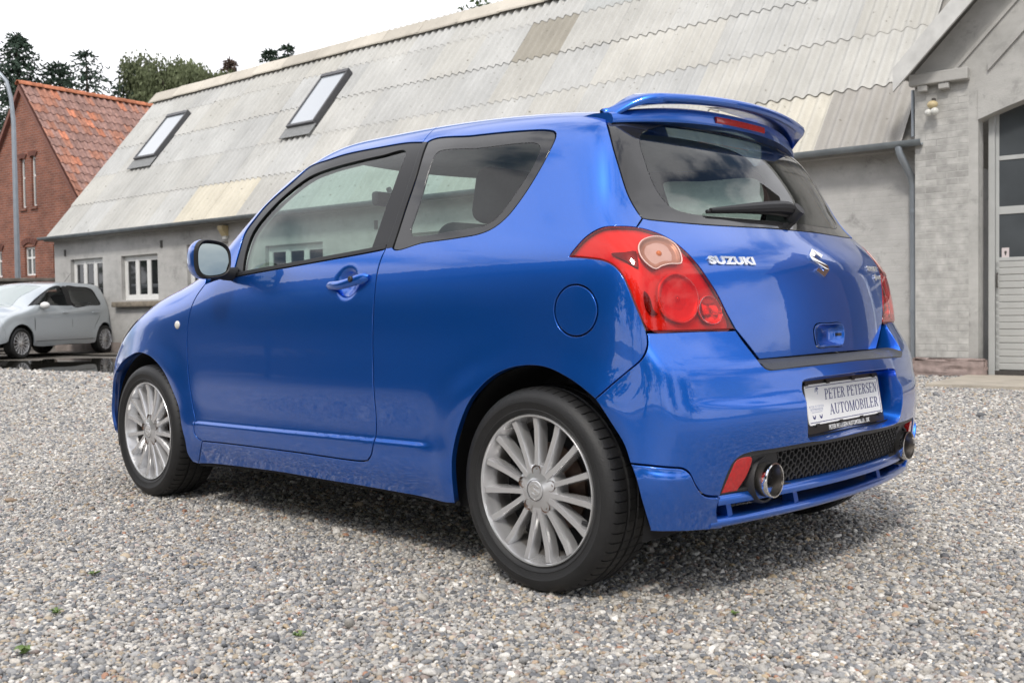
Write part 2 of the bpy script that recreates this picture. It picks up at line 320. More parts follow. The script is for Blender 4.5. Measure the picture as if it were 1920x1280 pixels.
# left gable triangle under the roof
mesh_obj('gable_wall', [(22.03, WY, 0), (22.03, WY, 2.66), (22.03, -12.1, 6.45), (22.03, -15.2, 2.66), (22.03, -15.2, 0), (21.8, WY, 2.6), (21.8, -12.1, 6.4), (21.8, -15.2, 2.6)], [(0, 1, 2, 3, 4), (5, 6, 7)], MT['wall'], barn)
prism_bm = bmesh.new(); box(prism_bm, 1.95, 22.05, WY, WY + .03, 0, .22); bm_obj('plinth', prism_bm, pbr('stained_plinth', (.27, .23, .21), .9, noise=.3, nscale=5, bump=.4, bscale=40), barn)
for (a, b, c, d) in WINS:
    yb = WY - .09
    bm = bmesh.new(); fw = .075
    box(bm, a, b, yb - .05, yb, d - fw, d, .004); box(bm, a, b, yb - .05, yb, c, c + fw, .004)
    w = (b - a)
    for k in range(4):
        x0 = a + k * (w - fw) / 3; box(bm, x0, x0 + fw, yb - .052, yb + .002, c + fw, d - fw, .004)
    for k in range(3):                                             # the casements inside the frame
        x0 = a + fw + k * (w - fw) / 3; x1 = x0 + (w - fw) / 3 - fw
        box(bm, x0, x1, yb - .045, yb - .006, c + fw, c + fw + .045); box(bm, x0, x1, yb - .045, yb - .006, d - fw - .045, d - fw)
        box(bm, x0, x0 + .035, yb - .045, yb - .007, c + fw + .045, d - fw - .045); box(bm, x1 - .035, x1, yb - .045, yb - .007, c + fw + .045, d - fw - .045)
    wf = bm_obj('window', bm, MT['white'], barn)
    for k in range(3):
        x0 = a + fw + .03 + k * (w - fw) / 3; x1 = x0 + (w - fw) / 3 - fw - .06
        box_obj('pane', (x0, x1, yb - .034, yb - .026, c + fw + .04, d - fw - .04), MT['dkglass'], wf)
        bmc = bmesh.new(); 
        if k != 1: box(bmc, x0, x0 + (x1 - x0) * .35, yb - .10, yb - .06, c + fw, d - fw)
        if len(bmc.verts): bm_obj('curtain', bmc, pbr('curtain_cloth', (.10, .09, .07), .9), wf)
        else: bmc.free()
bm = bmesh.new(); box(bm, 17.40, 19.34, WY + .001, WY + .13, 1.005, 1.12, .02); bm_obj('window_sill', bm, pbr('mossy_sill', (.22, .19, .15), .95, noise=.35, nscale=9, bump=.6, bscale=30), barn, smooth=True)
for s, z in ((21.514, 2.317), (17.504, 2.325), (11.0, 2.32)): box_obj('vent', (s - .035, s + .035, WY + .001, WY + .02, z - .08, z + .07), MT['iron'], barn)
# gutter and downpipe
bm = bmesh.new(); prof = [(math.cos(t) * .065, math.sin(t) * .065) for t in np.linspace(math.pi, 2 * math.pi, 9)]
prof2 = [(a * .9, b * .9) for a, b in prof[::-1]]
prism(bm, [(-8.80 + a, 2.685 + b) for a, b in prof + prof2], 1.84, 22.15, axis=0); bm_obj('gutter', bm, MT['zinc'], barn, smooth=True)
bm = bmesh.new(); box(bm, 1.90, 22.1, WY + .001, -8.88, 2.60, 2.66); bm_obj('eaves_board', bm, MT['soffit'], barn)
bm = bmesh.new(); tube(bm, [(2.10, -8.80, 2.63), (2.09, -8.80, 2.56), (2.06, -8.86, 2.46), (2.01, -8.97, 2.30), (1.995, -9.0, 2.2), (1.99, -9.0, 1.0), (1.99, -9.0, .1)], .042, 14)
for z in (1.9, .75): lathe(bm, [(.041, -.025), (.048, -.025), (.048, .025), (.041, .025)], 16, 'z', (1.99, -9.0, z)); 
bm_obj('downpipe', bm, MT['galv'], barn, smooth=True)
bm = bmesh.new(); tube(bm, [(1.985, -8.96, 2.75), (1.985, -8.96, 3.28)], .02, 8); bm_obj('vent_pipe', bm, MT['galv'], barn, smooth=True)
# roof: deck, then every corrugated sheet
RU = np.array([0, -.634, .7735]); RN = np.array([0, .7735, .634])
def rp(s, u, h=0.0): return np.array([s, EY, EZ]) + RU * u + RN * h
deck_v = [rp(1.9, 0, -.05), rp(22.0, 0, -.05), rp(22.0, 5.1, -.05), rp(1.9, 5.1, -.05), (1.9, -15.3, 2.65), (22.0, -15.3, 2.65)]
roof = mesh_obj('roof', deck_v, [(1, 0, 3, 2), (2, 3, 4, 5)], MT['soffit'], barn)
def sheet_mesh(wave, n_w, L):
    seg = n_w * 10; W = wave * n_w; V, Fc = [], []
    for top in (0, 1):
        for v in (0.0, L):
            for i in range(seg + 1):
                x = W * i / seg; z = 0.027 * math.cos(2 * math.pi * i / 10) + (.006 if top else 0) + (.004 if v == 0 else 0.0)
                V.append((x, v, z))
    n1 = seg + 1
    for i in range(seg):
        Fc.append((2 * n1 + i, 2 * n1 + i + 1, 3 * n1 + i + 1, 3 * n1 + i))      # top
        Fc.append((i, i + 1, 2 * n1 + i + 1, 2 * n1 + i))                        # lower edge
    me = bpy.data.meshes.new('roof_sheet'); me.from_pydata(V, [], Fc); me.materials.append(MT['sheet'])
    me.polygons.foreach_set('use_smooth', [True] * len(me.polygons)); me.update(); me.set_sharp_from_angle(angle=math.radians(50)); return me
SHEET = sheet_mesh(.1755, 6, 1.14)
RMAT = Matrix(((-1, 0, 0), (0, RU[1], RN[1]), (0, RU[2], RN[2]))).to_4x4()
ncol = 19; x0s = 22.0; cw = 1.0475
sk = [(19.60, 20.47, 2.27, 3.80), (14.06, 14.90, 2.38, 3.98)]
for r in range(5):
    for c in range(ncol):
        s_left = x0s - c * cw; sm_ = s_left - cw / 2
        sp = 1.055 - .075 * min(max((sm_ - 14) / 8, 0), 1)
        col = np.array([.47, .467, .443]) * rng.uniform(.95, 1.05) * (1 + np.array([.015, 0, -.03]) * rng.uniform(-1, 1))
        if r == 0 and 14.3 < sm_ < 16.35: col = np.array([.58, .545, .455])
        elif r == 0 and 2.9 < sm_ < 5.5: col = np.array([.56, .535, .465])
        elif r == 0 and sm_ < 2.9: col = np.array([.36, .345, .32])
        elif r == 3 and 7.9 < sm_ < 9.0: col = np.array([.33, .31, .265])
        elif r == 4 and 7.0 < sm_ < 8.0: col = np.array([.43, .44, .43])
        me = SHEET
        o = bpy.data.objects.new('roof_sheet', me); link(o, roof)
        u0 = r * sp - (.03 if r == 0 else 0)
        mat = RMAT.copy(); P = rp(s_left + (.0 if c else 0), u0, .012 + .004 * (r % 2) + rng.uniform(-.002, .002))
        mat.translation = Vector(P)
        tilt = Matrix.Rotation(-.0085 + rng.uniform(-.0015, .0015), 4, 'X') @ Matrix.Rotation(rng.uniform(-.002, .002), 4, 'Z')
        o.matrix_local = mat @ tilt @ Matrix.Diagonal((1.0, sp / 1.055 if r < 4 else .93 * sp / 1.055, 1, 1))
        o.color = (*col, 1)
# ridge capping pieces
cap = bmesh.new()
for sgn in (1, -1):
    pass
capprof = [(.30, -.30), (.06, -.03), (0, 0), (-.06, -.03), (-.30, -.30), (-.30, -.33), (0, -.03), (.30, -.33)]
prism(cap, capprof, 0, 1.12, axis=0)
capo = bm_obj('ridge_cap', cap, MT['sheet'], roof)
for k in range(19):
    o = capo if k == 0 else share(capo, roof)
    s = 2.0 + k * 1.06; top = 5.20 - .17 * min(max((s - 14) / 8, 0), 1)
    p = rp(s, top, .06); o.location = p; o.rotation_euler = (0, rng.uniform(-.012, .012), 0); o.color = (*(np.array([.50, .465, .40]) * rng.uniform(.85, 1.1)), 1)
# skylights
for (a, b, u0, u1) in sk:
    fr = bmesh.new(); m4 = RMAT.copy()
    W_, L_ = b - a, u1 - u0
    for (x0, x1, y0, y1) in ((0, W_, 0, .065), (0, W_, L_ - .10, L_), (0, .05, .065, L_ - .10), (W_ - .05, W_, .065, L_ - .10)): box(fr, x0, x1, y0, y1, -.02, .115 if y0 < L_ - .2 else .125, .008)
    f = bm_obj('skylight', fr, MT['dkframe'], barn); mm = m4.copy(); mm.translation = Vector(rp(b, u0, .03)); f.matrix_local = mm
    g = box_obj('pane', (.045, W_ - .045, .06, L_ - .095, .085, .095), MT['skyglass'], f)
    fl = bmesh.new(); box(fl, -.05, W_ + .05, -.29, .005, .045, .057); bm_obj('flashing', fl, MT['lead'], f)
# wall lamp on the barn
wl_ = thing('wall_lamp', 'cream box lamp under the barn eaves above the mirror of the blue car', 'lamp', (0, 0, 0), BA)
bm = bmesh.new(); prism(bm, [(WY + .002, 2.36), (WY + .07, 2.36), (WY + .16, 2.50), (WY + .16, 2.56), (WY + .002, 2.56)], 15.17, 15.31, axis=0); bm_obj('housing', bm, MT['lampcream'], wl_)
box_obj('glass', (15.185, 15.295, WY + .01, WY + .06, 2.30, 2.359), MT['bulb'], wl_)

# ------------------------------------------------------------------ workshop gable with the big door
GY = -8.85
gab = thing('workshop', 'grey washed brick workshop gable with an arched opening and a wide glazed garage door', 'workshop', (0, 0, 0), BA)
GC, SL = -.6, 1.03
def verge_z(s): return 3.30 + (1.93 - s) * SL if s > GC else 3.30 + (1.93 - (2 * GC - s)) * SL
arch = [(s, 3.198 - .105 * (s - GC) ** 2) for s in np.linspace(1.254, 2 * GC - 1.254, 25)]
V, Fc = [], []
pts = [(s, z) for s, z in arch]
for s, z in pts: V += [(s, GY, z), (s, GY, max(verge_z(s) + .15, z + .1)), (s, GY - .22, z)]
for i in range(len(pts) - 1):
    a = 3 * i; Fc += [(a, a + 3, a + 4, a + 1), (a, a + 2, a + 5, a + 3)]
k = len(V); s0_, s1_ = 1.254, 2 * GC - 1.254
for sa, sb in ((1.93, s0_), (s1_, 2 * GC - 1.93)):
    i = len(V); V += [(sa, GY, 0), (sb, GY, 0), (sb, GY, verge_z(sb) + .15), (sa, GY, verge_z(sa) + .15)]; Fc.append((i, i + 1, i + 2, i + 3))
i = len(V); V += [(s0_, GY, 0), (s0_, GY - .22, 0), (s0_, GY - .22, arch[0][1]), (s0_, GY, arch[0][1])]; Fc.append((i, i + 1, i + 2, i + 3))
i = len(V); V += [(1.93, GY, 0), (1.93, GY, 3.45), (1.93, GY - .6, 3.45), (1.93, GY - .6, 0)]; Fc.append((i, i + 1, i + 2, i + 3))
gw = mesh_obj('wall', V, Fc, MT['gwall'], gab)
# the washed bricks of the pier beside the door, one by one
bb = bmesh.new(); box(bb, 0, .228, 0, .012, 0, .070, .004); BR = bm_obj('brick', bb, MT['gbrick'], gw); first = True
hb = bmesh.new(); box(hb, 0, .110, 0, .012, 0, .070, .004); HB = bm_obj('brick', hb, MT['gbrick'], gw); firsth = True
zc = .215
row = 0
while zc < 3.2:
    s = 1.928; half = row % 2
    while s > 1.262:
        wdt = .110 if (half or s - .226 < 1.255) else .228; half = 0
        src = HB if wdt < .2 else BR
        if src is BR: o = src if first else share(src, gw); first = False
        else: o = src if firsth else share(src, gw); firsth = False
        o.location = (s - wdt, GY - .0105 + rng.uniform(-.0006, .0008), zc); o.rotation_euler = (0, 0, 0)
        d = .84 if (2.05 < zc < 2.55 and s - wdt > 1.28 and rng.random() < .55) else 1.0
        o.color = (*(np.array([.42, .415, .395]) * rng.uniform(.965, 1.03) * d), 1)
        s -= wdt + .005
        if s - .1 < 1.255: break
    zc += .0745; row += 1
# arch band, mouldings, ledge, plinth
V, Fc = [], []
for s, z in arch[:]: V += [(s, GY + .012, z), (s, GY + .012, z + .33), (s, GY, z + .33)]
for i in range(len(arch) - 1): a = 3 * i; Fc += [(a, a + 3, a + 4, a + 1), (a + 1, a + 4, a + 5, a + 2)]
mesh_obj('arch_band', V, Fc, MT['gwall'], gab)
bm = bmesh.new()
for off, wd, pr in ((-.30, .05, .03), (-.75, .10, .035)):
    prism(bm, [(1.50, verge_z(1.5) + off), (GC, verge_z(GC) + off), (GC, verge_z(GC) + off - wd), (1.50, verge_z(1.5) + off - wd)] if off > -.5 else [(1.15, verge_z(1.15) + off + .10), (GC, verge_z(GC) + off + .1), (GC, verge_z(GC) + off + .1 - wd), (1.15, verge_z(1.15) + off + .1 - wd)], GY + .001, GY + pr, axis=1)
bm_obj('moulding', bm, MT['gwall'], gab)
bm = bmesh.new(); box(bm, 1.337, 1.968, GY + .001, GY + .11, 3.285, 3.415, .012)
bm_obj('ledge', bm, MT['gwall'], gab)
for a, b in ((1.774, 1.879), (1.54, 1.653)): box_obj('corbel', (a, b, GY + .002, GY + .09, 3.215, 3.284), MT['gwall'], gab, bev=.01)
bm = bmesh.new(); box(bm, 1.16, 1.95, GY + .001, GY + .05, 0, .205, .025)
bmesh.ops.subdivide_edges(bm, edges=bm.edges[:], cuts=4, use_grid_fill=True)
for v in bm.verts: v.co += Vector(rng.normal(0, .006, 3))
bm_obj('plinth', bm, MT['granite'], gab, smooth=True)
# roof edge: barge boards, soffit, sheets
bm = bmesh.new()
prism(bm, [(2.06, 3.20), (2.06, 3.46), (GC, 3.46 + (2.06 - GC) * SL), (GC, 3.20 + (2.06 - GC) * SL - .04)], -8.52, -8.48, axis=1); bm_obj('barge_board', bm, MT['board'], gab)
bm = bmesh.new(); prism(bm, [(2 * GC - 2.06, 3.20), (2 * GC - 2.06, 3.46), (GC, 3.46 + (2.06 - GC) * SL), (GC, 3.20 + (2.06 - GC) * SL - .04)], -8.52, -8.48, axis=1); bm_obj('barge_board', bm, MT['board'], gab)
bm = bmesh.new()
prism(bm, [(2.05, 3.40), (2.05, 3.44), (GC, 3.44 + (2.05 - GC) * SL), (GC, 3.40 + (2.05 - GC) * SL)], -15, -8.521, axis=1)
prism(bm, [(2 * GC - 2.05, 3.40), (2 * GC - 2.05, 3.44), (GC, 3.44 + (2.05 - GC) * SL), (GC, 3.40 + (2.05 - GC) * SL)], -15, -8.522, axis=1)
bm_obj('roof', bm, MT['soffit'], gab)
# garage door
DY = GY - .20
bm = bmesh.new(); DR = 2 * GC - 1.18
box(bm, 1.125, 1.19, DY - .05, DY + .03, 0, 3.1, .004); box(bm, DR, DR + .065, DY - .05, DY + .03, 0, 3.1, .004)
gd = bm_obj('garage_door', bm, MT['ltgrey'], gab)
bm = bmesh.new(); box(bm, 1.085, 1.12, DY - .02, DY, .07, 3.12); 
for z0, z1 in ((1.285, 1.325), (1.80, 1.885), (2.395, 2.442), (3.0, 3.2)): box(bm, DR + .07, 1.085, DY - .02, DY + .001, z0, z1, .003)
for k in range(1, 5): s = 1.085 - k * (1.085 - DR - .07) / 5; box(bm, s - .03, s + .03, DY - .02, DY - .001, 1.325, 1.80); box(bm, s - .03, s + .03, DY - .02, DY - .001, 1.885, 2.395); box(bm, s - .03, s + .03, DY - .02, DY - .001, 2.442, 3.0)
bm_obj('window_frame', bm, MT['ltgrey'], gd)
pw = (1.085 - DR - .07) / 5
for z0, z1 in ((1.325, 1.80), (1.885, 2.395), (2.442, 3.15)):
    for k in range(5):
        s = 1.085 - k * pw; box_obj('pane', (s - pw + .028, s - (.0 if k == 0 else .028), DY - .014, DY - .008, z0 - .002, z1 + .002), MT['doorglass'], gd)
zz = .075
sb_ = bmesh.new(); prism(sb_, [(0, 0), (.012, .008), (.012, .062), (.004, .068), (.004, .074), (.012, .080), (.012, .134), (0, .142), (-.02, .142), (-.02, 0)], DR + .07, 1.12, axis=0); SLt = bm_obj('door_slat', sb_, MT['slat'], gd)
nsl = 8; hh = (1.283 - .075) / nsl
for k in range(nsl):
    o = SLt if k == 0 else share(SLt, gd); o.location = (0, DY - .012, .075 + k * hh); o.scale = (1, 1, hh / .1435)
bm = bmesh.new(); box(bm, DR, 1.2, DY - .05, DY + .02, .0, .07); bm_obj('threshold', bm, MT['iron'], gd)
stk = box_obj('sticker', (.985, 1.06, DY - .0075, DY - .006, 1.325, 1.43), MT['paper'], gd)
bm = bmesh.new(); prism(bm, [(1.012, 1.395), (1.030, 1.395), (1.034, 1.375), (1.026, 1.355), (1.026, 1.345), (1.016, 1.345), (1.016, 1.355), (1.008, 1.375)], DY - .0058, DY - .0048, axis=1); bm_obj('sticker_symbol', bm, MT['iron'], gd)
bm = bmesh.new(); tube(bm, [(1.10, DY + .004, 1.15), (1.10, DY + .035, 1.15), (1.10, DY + .035, 1.0), (1.10, DY + .004, 1.0)], .008, 8); bm_obj('handle', bm, MT['iron'], gd)
# twin bulb security lamp
tl = thing('security_lamp', 'twin bulb security lamp with a yellowed sensor box on the workshop pier', 'lamp', (0, 0, 0), BA)
bm = bmesh.new(); bmesh.ops.create_uvsphere(bm, u_segments=14, v_segments=8, radius=.062); 
for v in bm.verts: v.co = Vector((v.co.x * .95 + 1.716, v.co.y * .9 + GY + .075, v.co.z * .72 + 3.055))
bm_obj('sensor_box', bm, MT['lampcream'], tl, smooth=True)
box_obj('bracket', (1.70, 1.73, GY + .002, GY + .06, 3.03, 3.13), MT['iron'], tl)
for s, z, r in ((1.752, 2.965, .040), (1.684, 2.972, .044)):
    bm = bmesh.new(); bmesh.ops.create_uvsphere(bm, u_segments=16, v_segments=10, radius=r)
    for v in bm.verts: v.co += Vector((s, GY + .105, z))
    bm_obj('bulb', bm, MT['bulb'], tl, smooth=True)

# ------------------------------------------------------------------ red brick house
HA = math.radians(8.26); H0 = (28.086, -9.852, 0)
hou = thing('brick_house', 'red brick house with a steep clay tile roof beyond the far end of the barn', 'house', H0, HA)
HW, HE, HR = 6.014, 4.356, 3.709
hw_open = [(2.97, 3.225, 4.22, 5.75), (2.35, 2.61, 4.24, 5.78), (2.53, 3.13, 2.10, 3.0), (4.52, 5.1, 2.10, 2.95), (.9, 1.5, 2.1, 3.0)]
V, Fc = [], []
ss = sorted({0, HW / 2, HW, *[o[0] for o in hw_open], *[o[1] for o in hw_open]}); zs = sorted({0.0, HE, *[o[2] for o in hw_open], *[o[3] for o in hw_open], 8.1})
def roofz(x): return HE + HR * (1 - abs(x - HW / 2) / (HW / 2))
for i in range(len(ss) - 1):
    for j in range(len(zs) - 1):
        cs, cz = .5 * (ss[i] + ss[i + 1]), .5 * (zs[j] + zs[j + 1])
        if any(o[0] < cs < o[1] and o[2] < cz < o[3] for o in hw_open): continue
        a, b = ss[i], ss[i + 1]; q = [(b, 0, min(zs[j], roofz(b))), (a, 0, min(zs[j], roofz(a))), (a, 0, min(zs[j + 1], roofz(a))), (b, 0, min(zs[j + 1], roofz(b)))]
        if abs(q[0][2] - q[3][2]) + abs(q[1][2] - q[2][2]) < 1e-6: continue
        k = len(V); V += q; Fc.append((k, k + 1, k + 2, k + 3))
for a, b, c, d in hw_open:
    for q in ([(a, 0, c), (a, -.15, c), (a, -.15, d), (a, 0, d)], [(b, 0, c), (b, 0, d), (b, -.15, d), (b, -.15, c)], [(a, 0, d), (a, -.15, d), (b, -.15, d), (b, 0, d)], [(a, 0, c), (b, 0, c), (b, -.15, c), (a, -.15, c)]):
        k = len(V); V += q; Fc.append((k, k + 1, k + 2, k + 3))
k = len(V); V += [(0, 0, 0), (0, -9, 0), (0, -9, HE), (0, 0, HE), (HW, 0, 0), (HW, 0, HE), (HW, -9, HE), (HW, -9, 0)]; Fc += [(k, k + 1, k + 2, k + 3), (k + 4, k + 5, k + 6, k + 7)]
hwall = mesh_obj('wall', V, Fc, MT['brick'], hou)
bm = bmesh.new(); 
for (a, b, c, d) in hw_open[:4]:                                    # brick arches over the windows
    n = 7; cx = .5 * (a + b); r = (b - a) * .62
    for q in range(n):
        t0, t1 = math.pi * (.12 + .76 * q / n) + .02, math.pi * (.12 + .76 * (q + 1) / n) - .02
        z0 = d - .06
        prism(bm, [(cx + r * math.cos(t0) * 1.0, z0 + .5 * r * math.sin(t0)), (cx + r * math.cos(t1), z0 + .5 * r * math.sin(t1)), (cx + (r + .13) * math.cos(t1), z0 + .5 * r * math.sin(t1) + .15), (cx + (r + .13) * math.cos(t0), z0 + .5 * r * math.sin(t0) + .15)], .001, .035, axis=1)
bm_obj('window_arches', bm, pbr('dark_arch_brick', (.14, .055, .04), .9, noise=.3, nscale=20), hou)
for (a, b, c, d) in hw_open:
    bm = bmesh.new(); y = -.07
    box(bm, a, a + .045, y - .05, y, c, d); box(bm, b - .045, b, y - .05, y, c, d); box(bm, a + .045, b - .045, y - .05, y, d - .07, d); box(bm, a + .045, b - .045, y - .05, y, c, c + .06)
    zt = c + (d - c) * .62; box(bm, a + .045, b - .045, y - .05, y, zt - .03, zt + .03)
    if b - a > .4: box(bm, .5 * (a + b) - .03, .5 * (a + b) + .03, y - .049, y + .001, c + .06, zt - .03); box(bm, .5 * (a + b) - .03, .5 * (a + b) + .03, y - .049, y + .001, zt + .03, d - .07)
    wf = bm_obj('window', bm, MT['white'], hou)
    box_obj('pane', (a + .03, b - .03, y - .035, y - .03, c + .03, d - .03), pbr('house_glass', (.12, .13, .13), .1, spec=.6), wf)
    box_obj('sill', (a - .06, b + .06, -.02, .05, c - .09, c - .002), MT['brick'], wf)
# roof tiles one by one on the slope that faces the yard
slope = math.hypot(HW / 2, HR); ux = np.array([(HW / 2) / slope, 0, HR / slope]); nx_ = np.array([-HR / slope, 0, (HW / 2) / slope])
dk = mesh_obj('roof', [(-.12, .12, HE - .15), (-.12, -9, HE - .15), (HW / 2, -9, HE + HR - .02), (HW / 2, .12, HE + HR - .02), (HW + .12, -9, HE - .15), (HW + .12, .12, HE - .15)], [(0, 1, 2, 3), (3, 2, 4, 5)], pbr('dark_roof_deck', (.10, .04, .03), .9), hou)  # even dark brown deck under the tiles
TW, TL = .235, .37; TV, TF = [], []
nseg = 8
for v in (0.0, .43):
    for i in range(nseg + 1):
        x = TW * 1.12 * i / nseg; TV.append((x, v, .03 * math.sin(2 * math.pi * i / nseg + .6) + .03 - v * .06))
for i in range(nseg + 1): x = TW * 1.12 * i / nseg; TV.append((x, 0, .03 * math.sin(2 * math.pi * i / nseg + .6) + .008))
for i in range(nseg): TF += [(i, i + 1, nseg + 2 + i, nseg + 1 + i), (2 * nseg + 2 + i, 2 * nseg + 3 + i, i + 1, i)]
tme = bpy.data.meshes.new('roof_tile'); tme.from_pydata(TV, [], TF); tme.materials.append(MT['tile']); tme.polygons.foreach_set('use_smooth', [True] * len(TF)); tme.update(); tme.set_sharp_from_angle(angle=math.radians(60))
TM = Matrix(((0, ux[0], nx_[0]), (-1, ux[1], nx_[1]), (0, ux[2], nx_[2]))).to_4x4()
nr_ = int(slope / TL) + 1
for r in range(nr_):
    for c in range(24):
        if c > 8 + r * 1.4: continue                             # the rest lies behind the barn roof
        o = bpy.data.objects.new('roof_tile', tme); link(o, dk)
        p = np.array([-.12, .10 - c * TW, HE - .13]) + ux * (r * TL) + nx_ * .02
        m4 = TM.copy(); m4.translation = Vector(p); o.matrix_local = m4 @ Matrix.Rotation(rng.normal(0, .012), 4, 'Z')
        lich = rng.random(); base = np.array([.37, .175, .12]) if lich > .70 else np.array([.31, .185, .155])
        if lich > .93: base = np.array([.50, .20, .12])
        o.color = (*(base * rng.uniform(.82, 1.15)), 1)
rt = bmesh.new(); lathe(rt, [(.13, 0), (.15, 0), (.13, .40), (.11, .40)], 8, 'y', arc=math.pi); RT = bm_obj('ridge_tile', rt, MT['tile'], dk, smooth=True)
for k in range(15):
    o = RT if k == 0 else share(RT, dk); o.location = (HW / 2, .12 - .37 * (k + 1), HE + HR - .02); o.color = (*(np.array([.46, .17, .09]) * rng.uniform(.7, 1.15)), 1)
bm = bmesh.new()
for s in (-1, 1):
    xa, xb = (-.15, HW / 2) if s < 0 else (HW + .15, HW / 2)
    prism(bm, [(xa, HE - .19), (xb, HE + HR - .02), (xb, HE + HR - .2), (xa, HE - .36)], .001, .12, axis=1)
bm_obj('verge_board', bm, pbr('brown_verge', (.19, .085, .065), .8, noise=.2, nscale=10), hou)

# ------------------------------------------------------------------ street lamp, low wall, gate post
lp = thing('street_lamp', 'tall galvanised street lamp post with a bent top in front of the brick house', 'street lamp', (27.3, -7.76, 0))
bm = bmesh.new(); pts = [(0, 0, 0), (0.02, 0, 2), (.04, -.01, 4.5), (.06, -.02, 6.2), (.09, .02, 6.85), (.18, .09, 7.3), (.4, .26, 7.62), (.8, .56, 7.8), (1.25, .9, 7.85)]
tube(bm, pts, [.085, .075, .065, .058, .055, .052, .05, .046, .045], 12); bm_obj('post', bm, MT['galv'], lp, smooth=True)
bm = bmesh.new(); bmesh.ops.create_uvsphere(bm, u_segments=12, v_segments=8, radius=.2)
for v in bm.verts: v.co = Vector((1.5 + v.co.x * 2, 1.08 + v.co.y * 1.3, 7.86 + v.co.z * .45))
bm_obj('lamp_head', bm, MT['galv'], lp, smooth=True)
lw = thing('stone_wall', 'low dark stone wall behind the silver car in front of the brick house', 'wall', (25.6, -9.3, 0), math.radians(62))
bm = bmesh.new(); box(bm, 0.15, 9, -.15, .15, 0, 1.75, .03); bmesh.ops.subdivide_edges(bm, edges=[e for e in bm.edges if e.calc_length() > .5], cuts=14, use_grid_fill=True)
for v in bm.verts: v.co += Vector(rng.normal(0, .02, 3))
bm_obj('wall', bm, MT['stonewall'], lw)
bm = bmesh.new(); box(bm, 0.1, 9.05, -.2, .2, 1.76, 1.86, .02); bm_obj('coping', bm, MT['stonewall'], lw)
gp = bm_obj('gate_panel', (lambda b: (box(b, -.12, .12, -.03, .03, 0, 2.2, .01), b)[1])(bmesh.new()), MT['galv'], None)
gp.location = (25.2, -8.85, 0); gp.rotation_euler = (0, 0, .9); tag(gp, 'narrow grey gate panel between the stone wall and the barn corner', 'gate')
# ------------------------------------------------------------------ ground
def mat_gravel():
    m, n, l, b = new_mat('gravel_bed'); geo = n.new('ShaderNodeNewGeometry')
    v = n.new('ShaderNodeTexVoronoi'); v.inputs['Scale'].default_value = 52; v.inputs['Randomness'].default_value = 1; l.new(geo.outputs['Position'], v.inputs['Vector'])
    sp = n.new('ShaderNodeSeparateColor'); l.new(v.outputs['Color'], sp.inputs['Color'])
    cr = n.new('ShaderNodeValToRGB'); l.new(sp.outputs['Red'], cr.inputs['Fac']); e = cr.color_ramp.elements
    e[0].position = 0; e[0].color = (.13, .13, .135, 1); e[1].position = 1; e[1].color = (.62, .58, .52, 1)
    for p, c in ((.25, (.24, .235, .23)), (.5, (.36, .335, .30)), (.62, (.33, .235, .16)), (.7, (.42, .40, .37)), (.88, (.52, .49, .45))): k = e.new(p); k.color = (*c, 1)
    t = n.new('ShaderNodeTexNoise'); t.inputs['Scale'].default_value = .8; t.inputs['Detail'].default_value = 6; l.new(geo.outputs['Position'], t.inputs['Vector'])
    r = n.new('ShaderNodeMapRange'); r.inputs['From Min'].default_value = .3; r.inputs['From Max'].default_value = .7; r.inputs['To Min'].default_value = .85; r.inputs['To Max'].default_value = 1.12; l.new(t.outputs['Fac'], r.inputs['Value'])
    mul = n.new('ShaderNodeVectorMath'); mul.operation = 'SCALE'; l.new(cr.outputs['Color'], mul.inputs[0]); l.new(r.outputs[0], mul.inputs['Scale']); l.new(mul.outputs[0], b.inputs['Base Color'])
    b.inputs['Roughness'].default_value = .85; bp = n.new('ShaderNodeBump'); bp.invert = True; bp.inputs['Strength'].default_value = .7; bp.inputs['Distance'].default_value = .01
    l.new(v.outputs['Distance'], bp.inputs['Height']); l.new(bp.outputs[0], b.inputs['Normal']); return m
def sheet_poly(name, poly, z, mat, kind='structure'):
    o = mesh_obj(name, [(x, y, z) for x, y in poly], [tuple(range(len(poly)))], mat); tag(o, kind=kind); return o
MT['gravel'] = mat_gravel()
sheet_poly('ground', [(-400, -400), (500, -400), (500, 400), (-400, 400)], -.012, pbr('earth', (.11, .10, .075), .95, noise=.3, nscale=.6, bump=.4, bscale=6))
sheet_poly('gravel_yard', [(-16, -30), (2.2, -30), (8, -9.2), (11.2, -7.0), (11.6, -4.0), (12.3, -3.46), (13.36, -3.12), (15.4, -2.95), (19, -2.3), (26, 1), (26, 30), (-16, 30)], -.006, MT['gravel'])
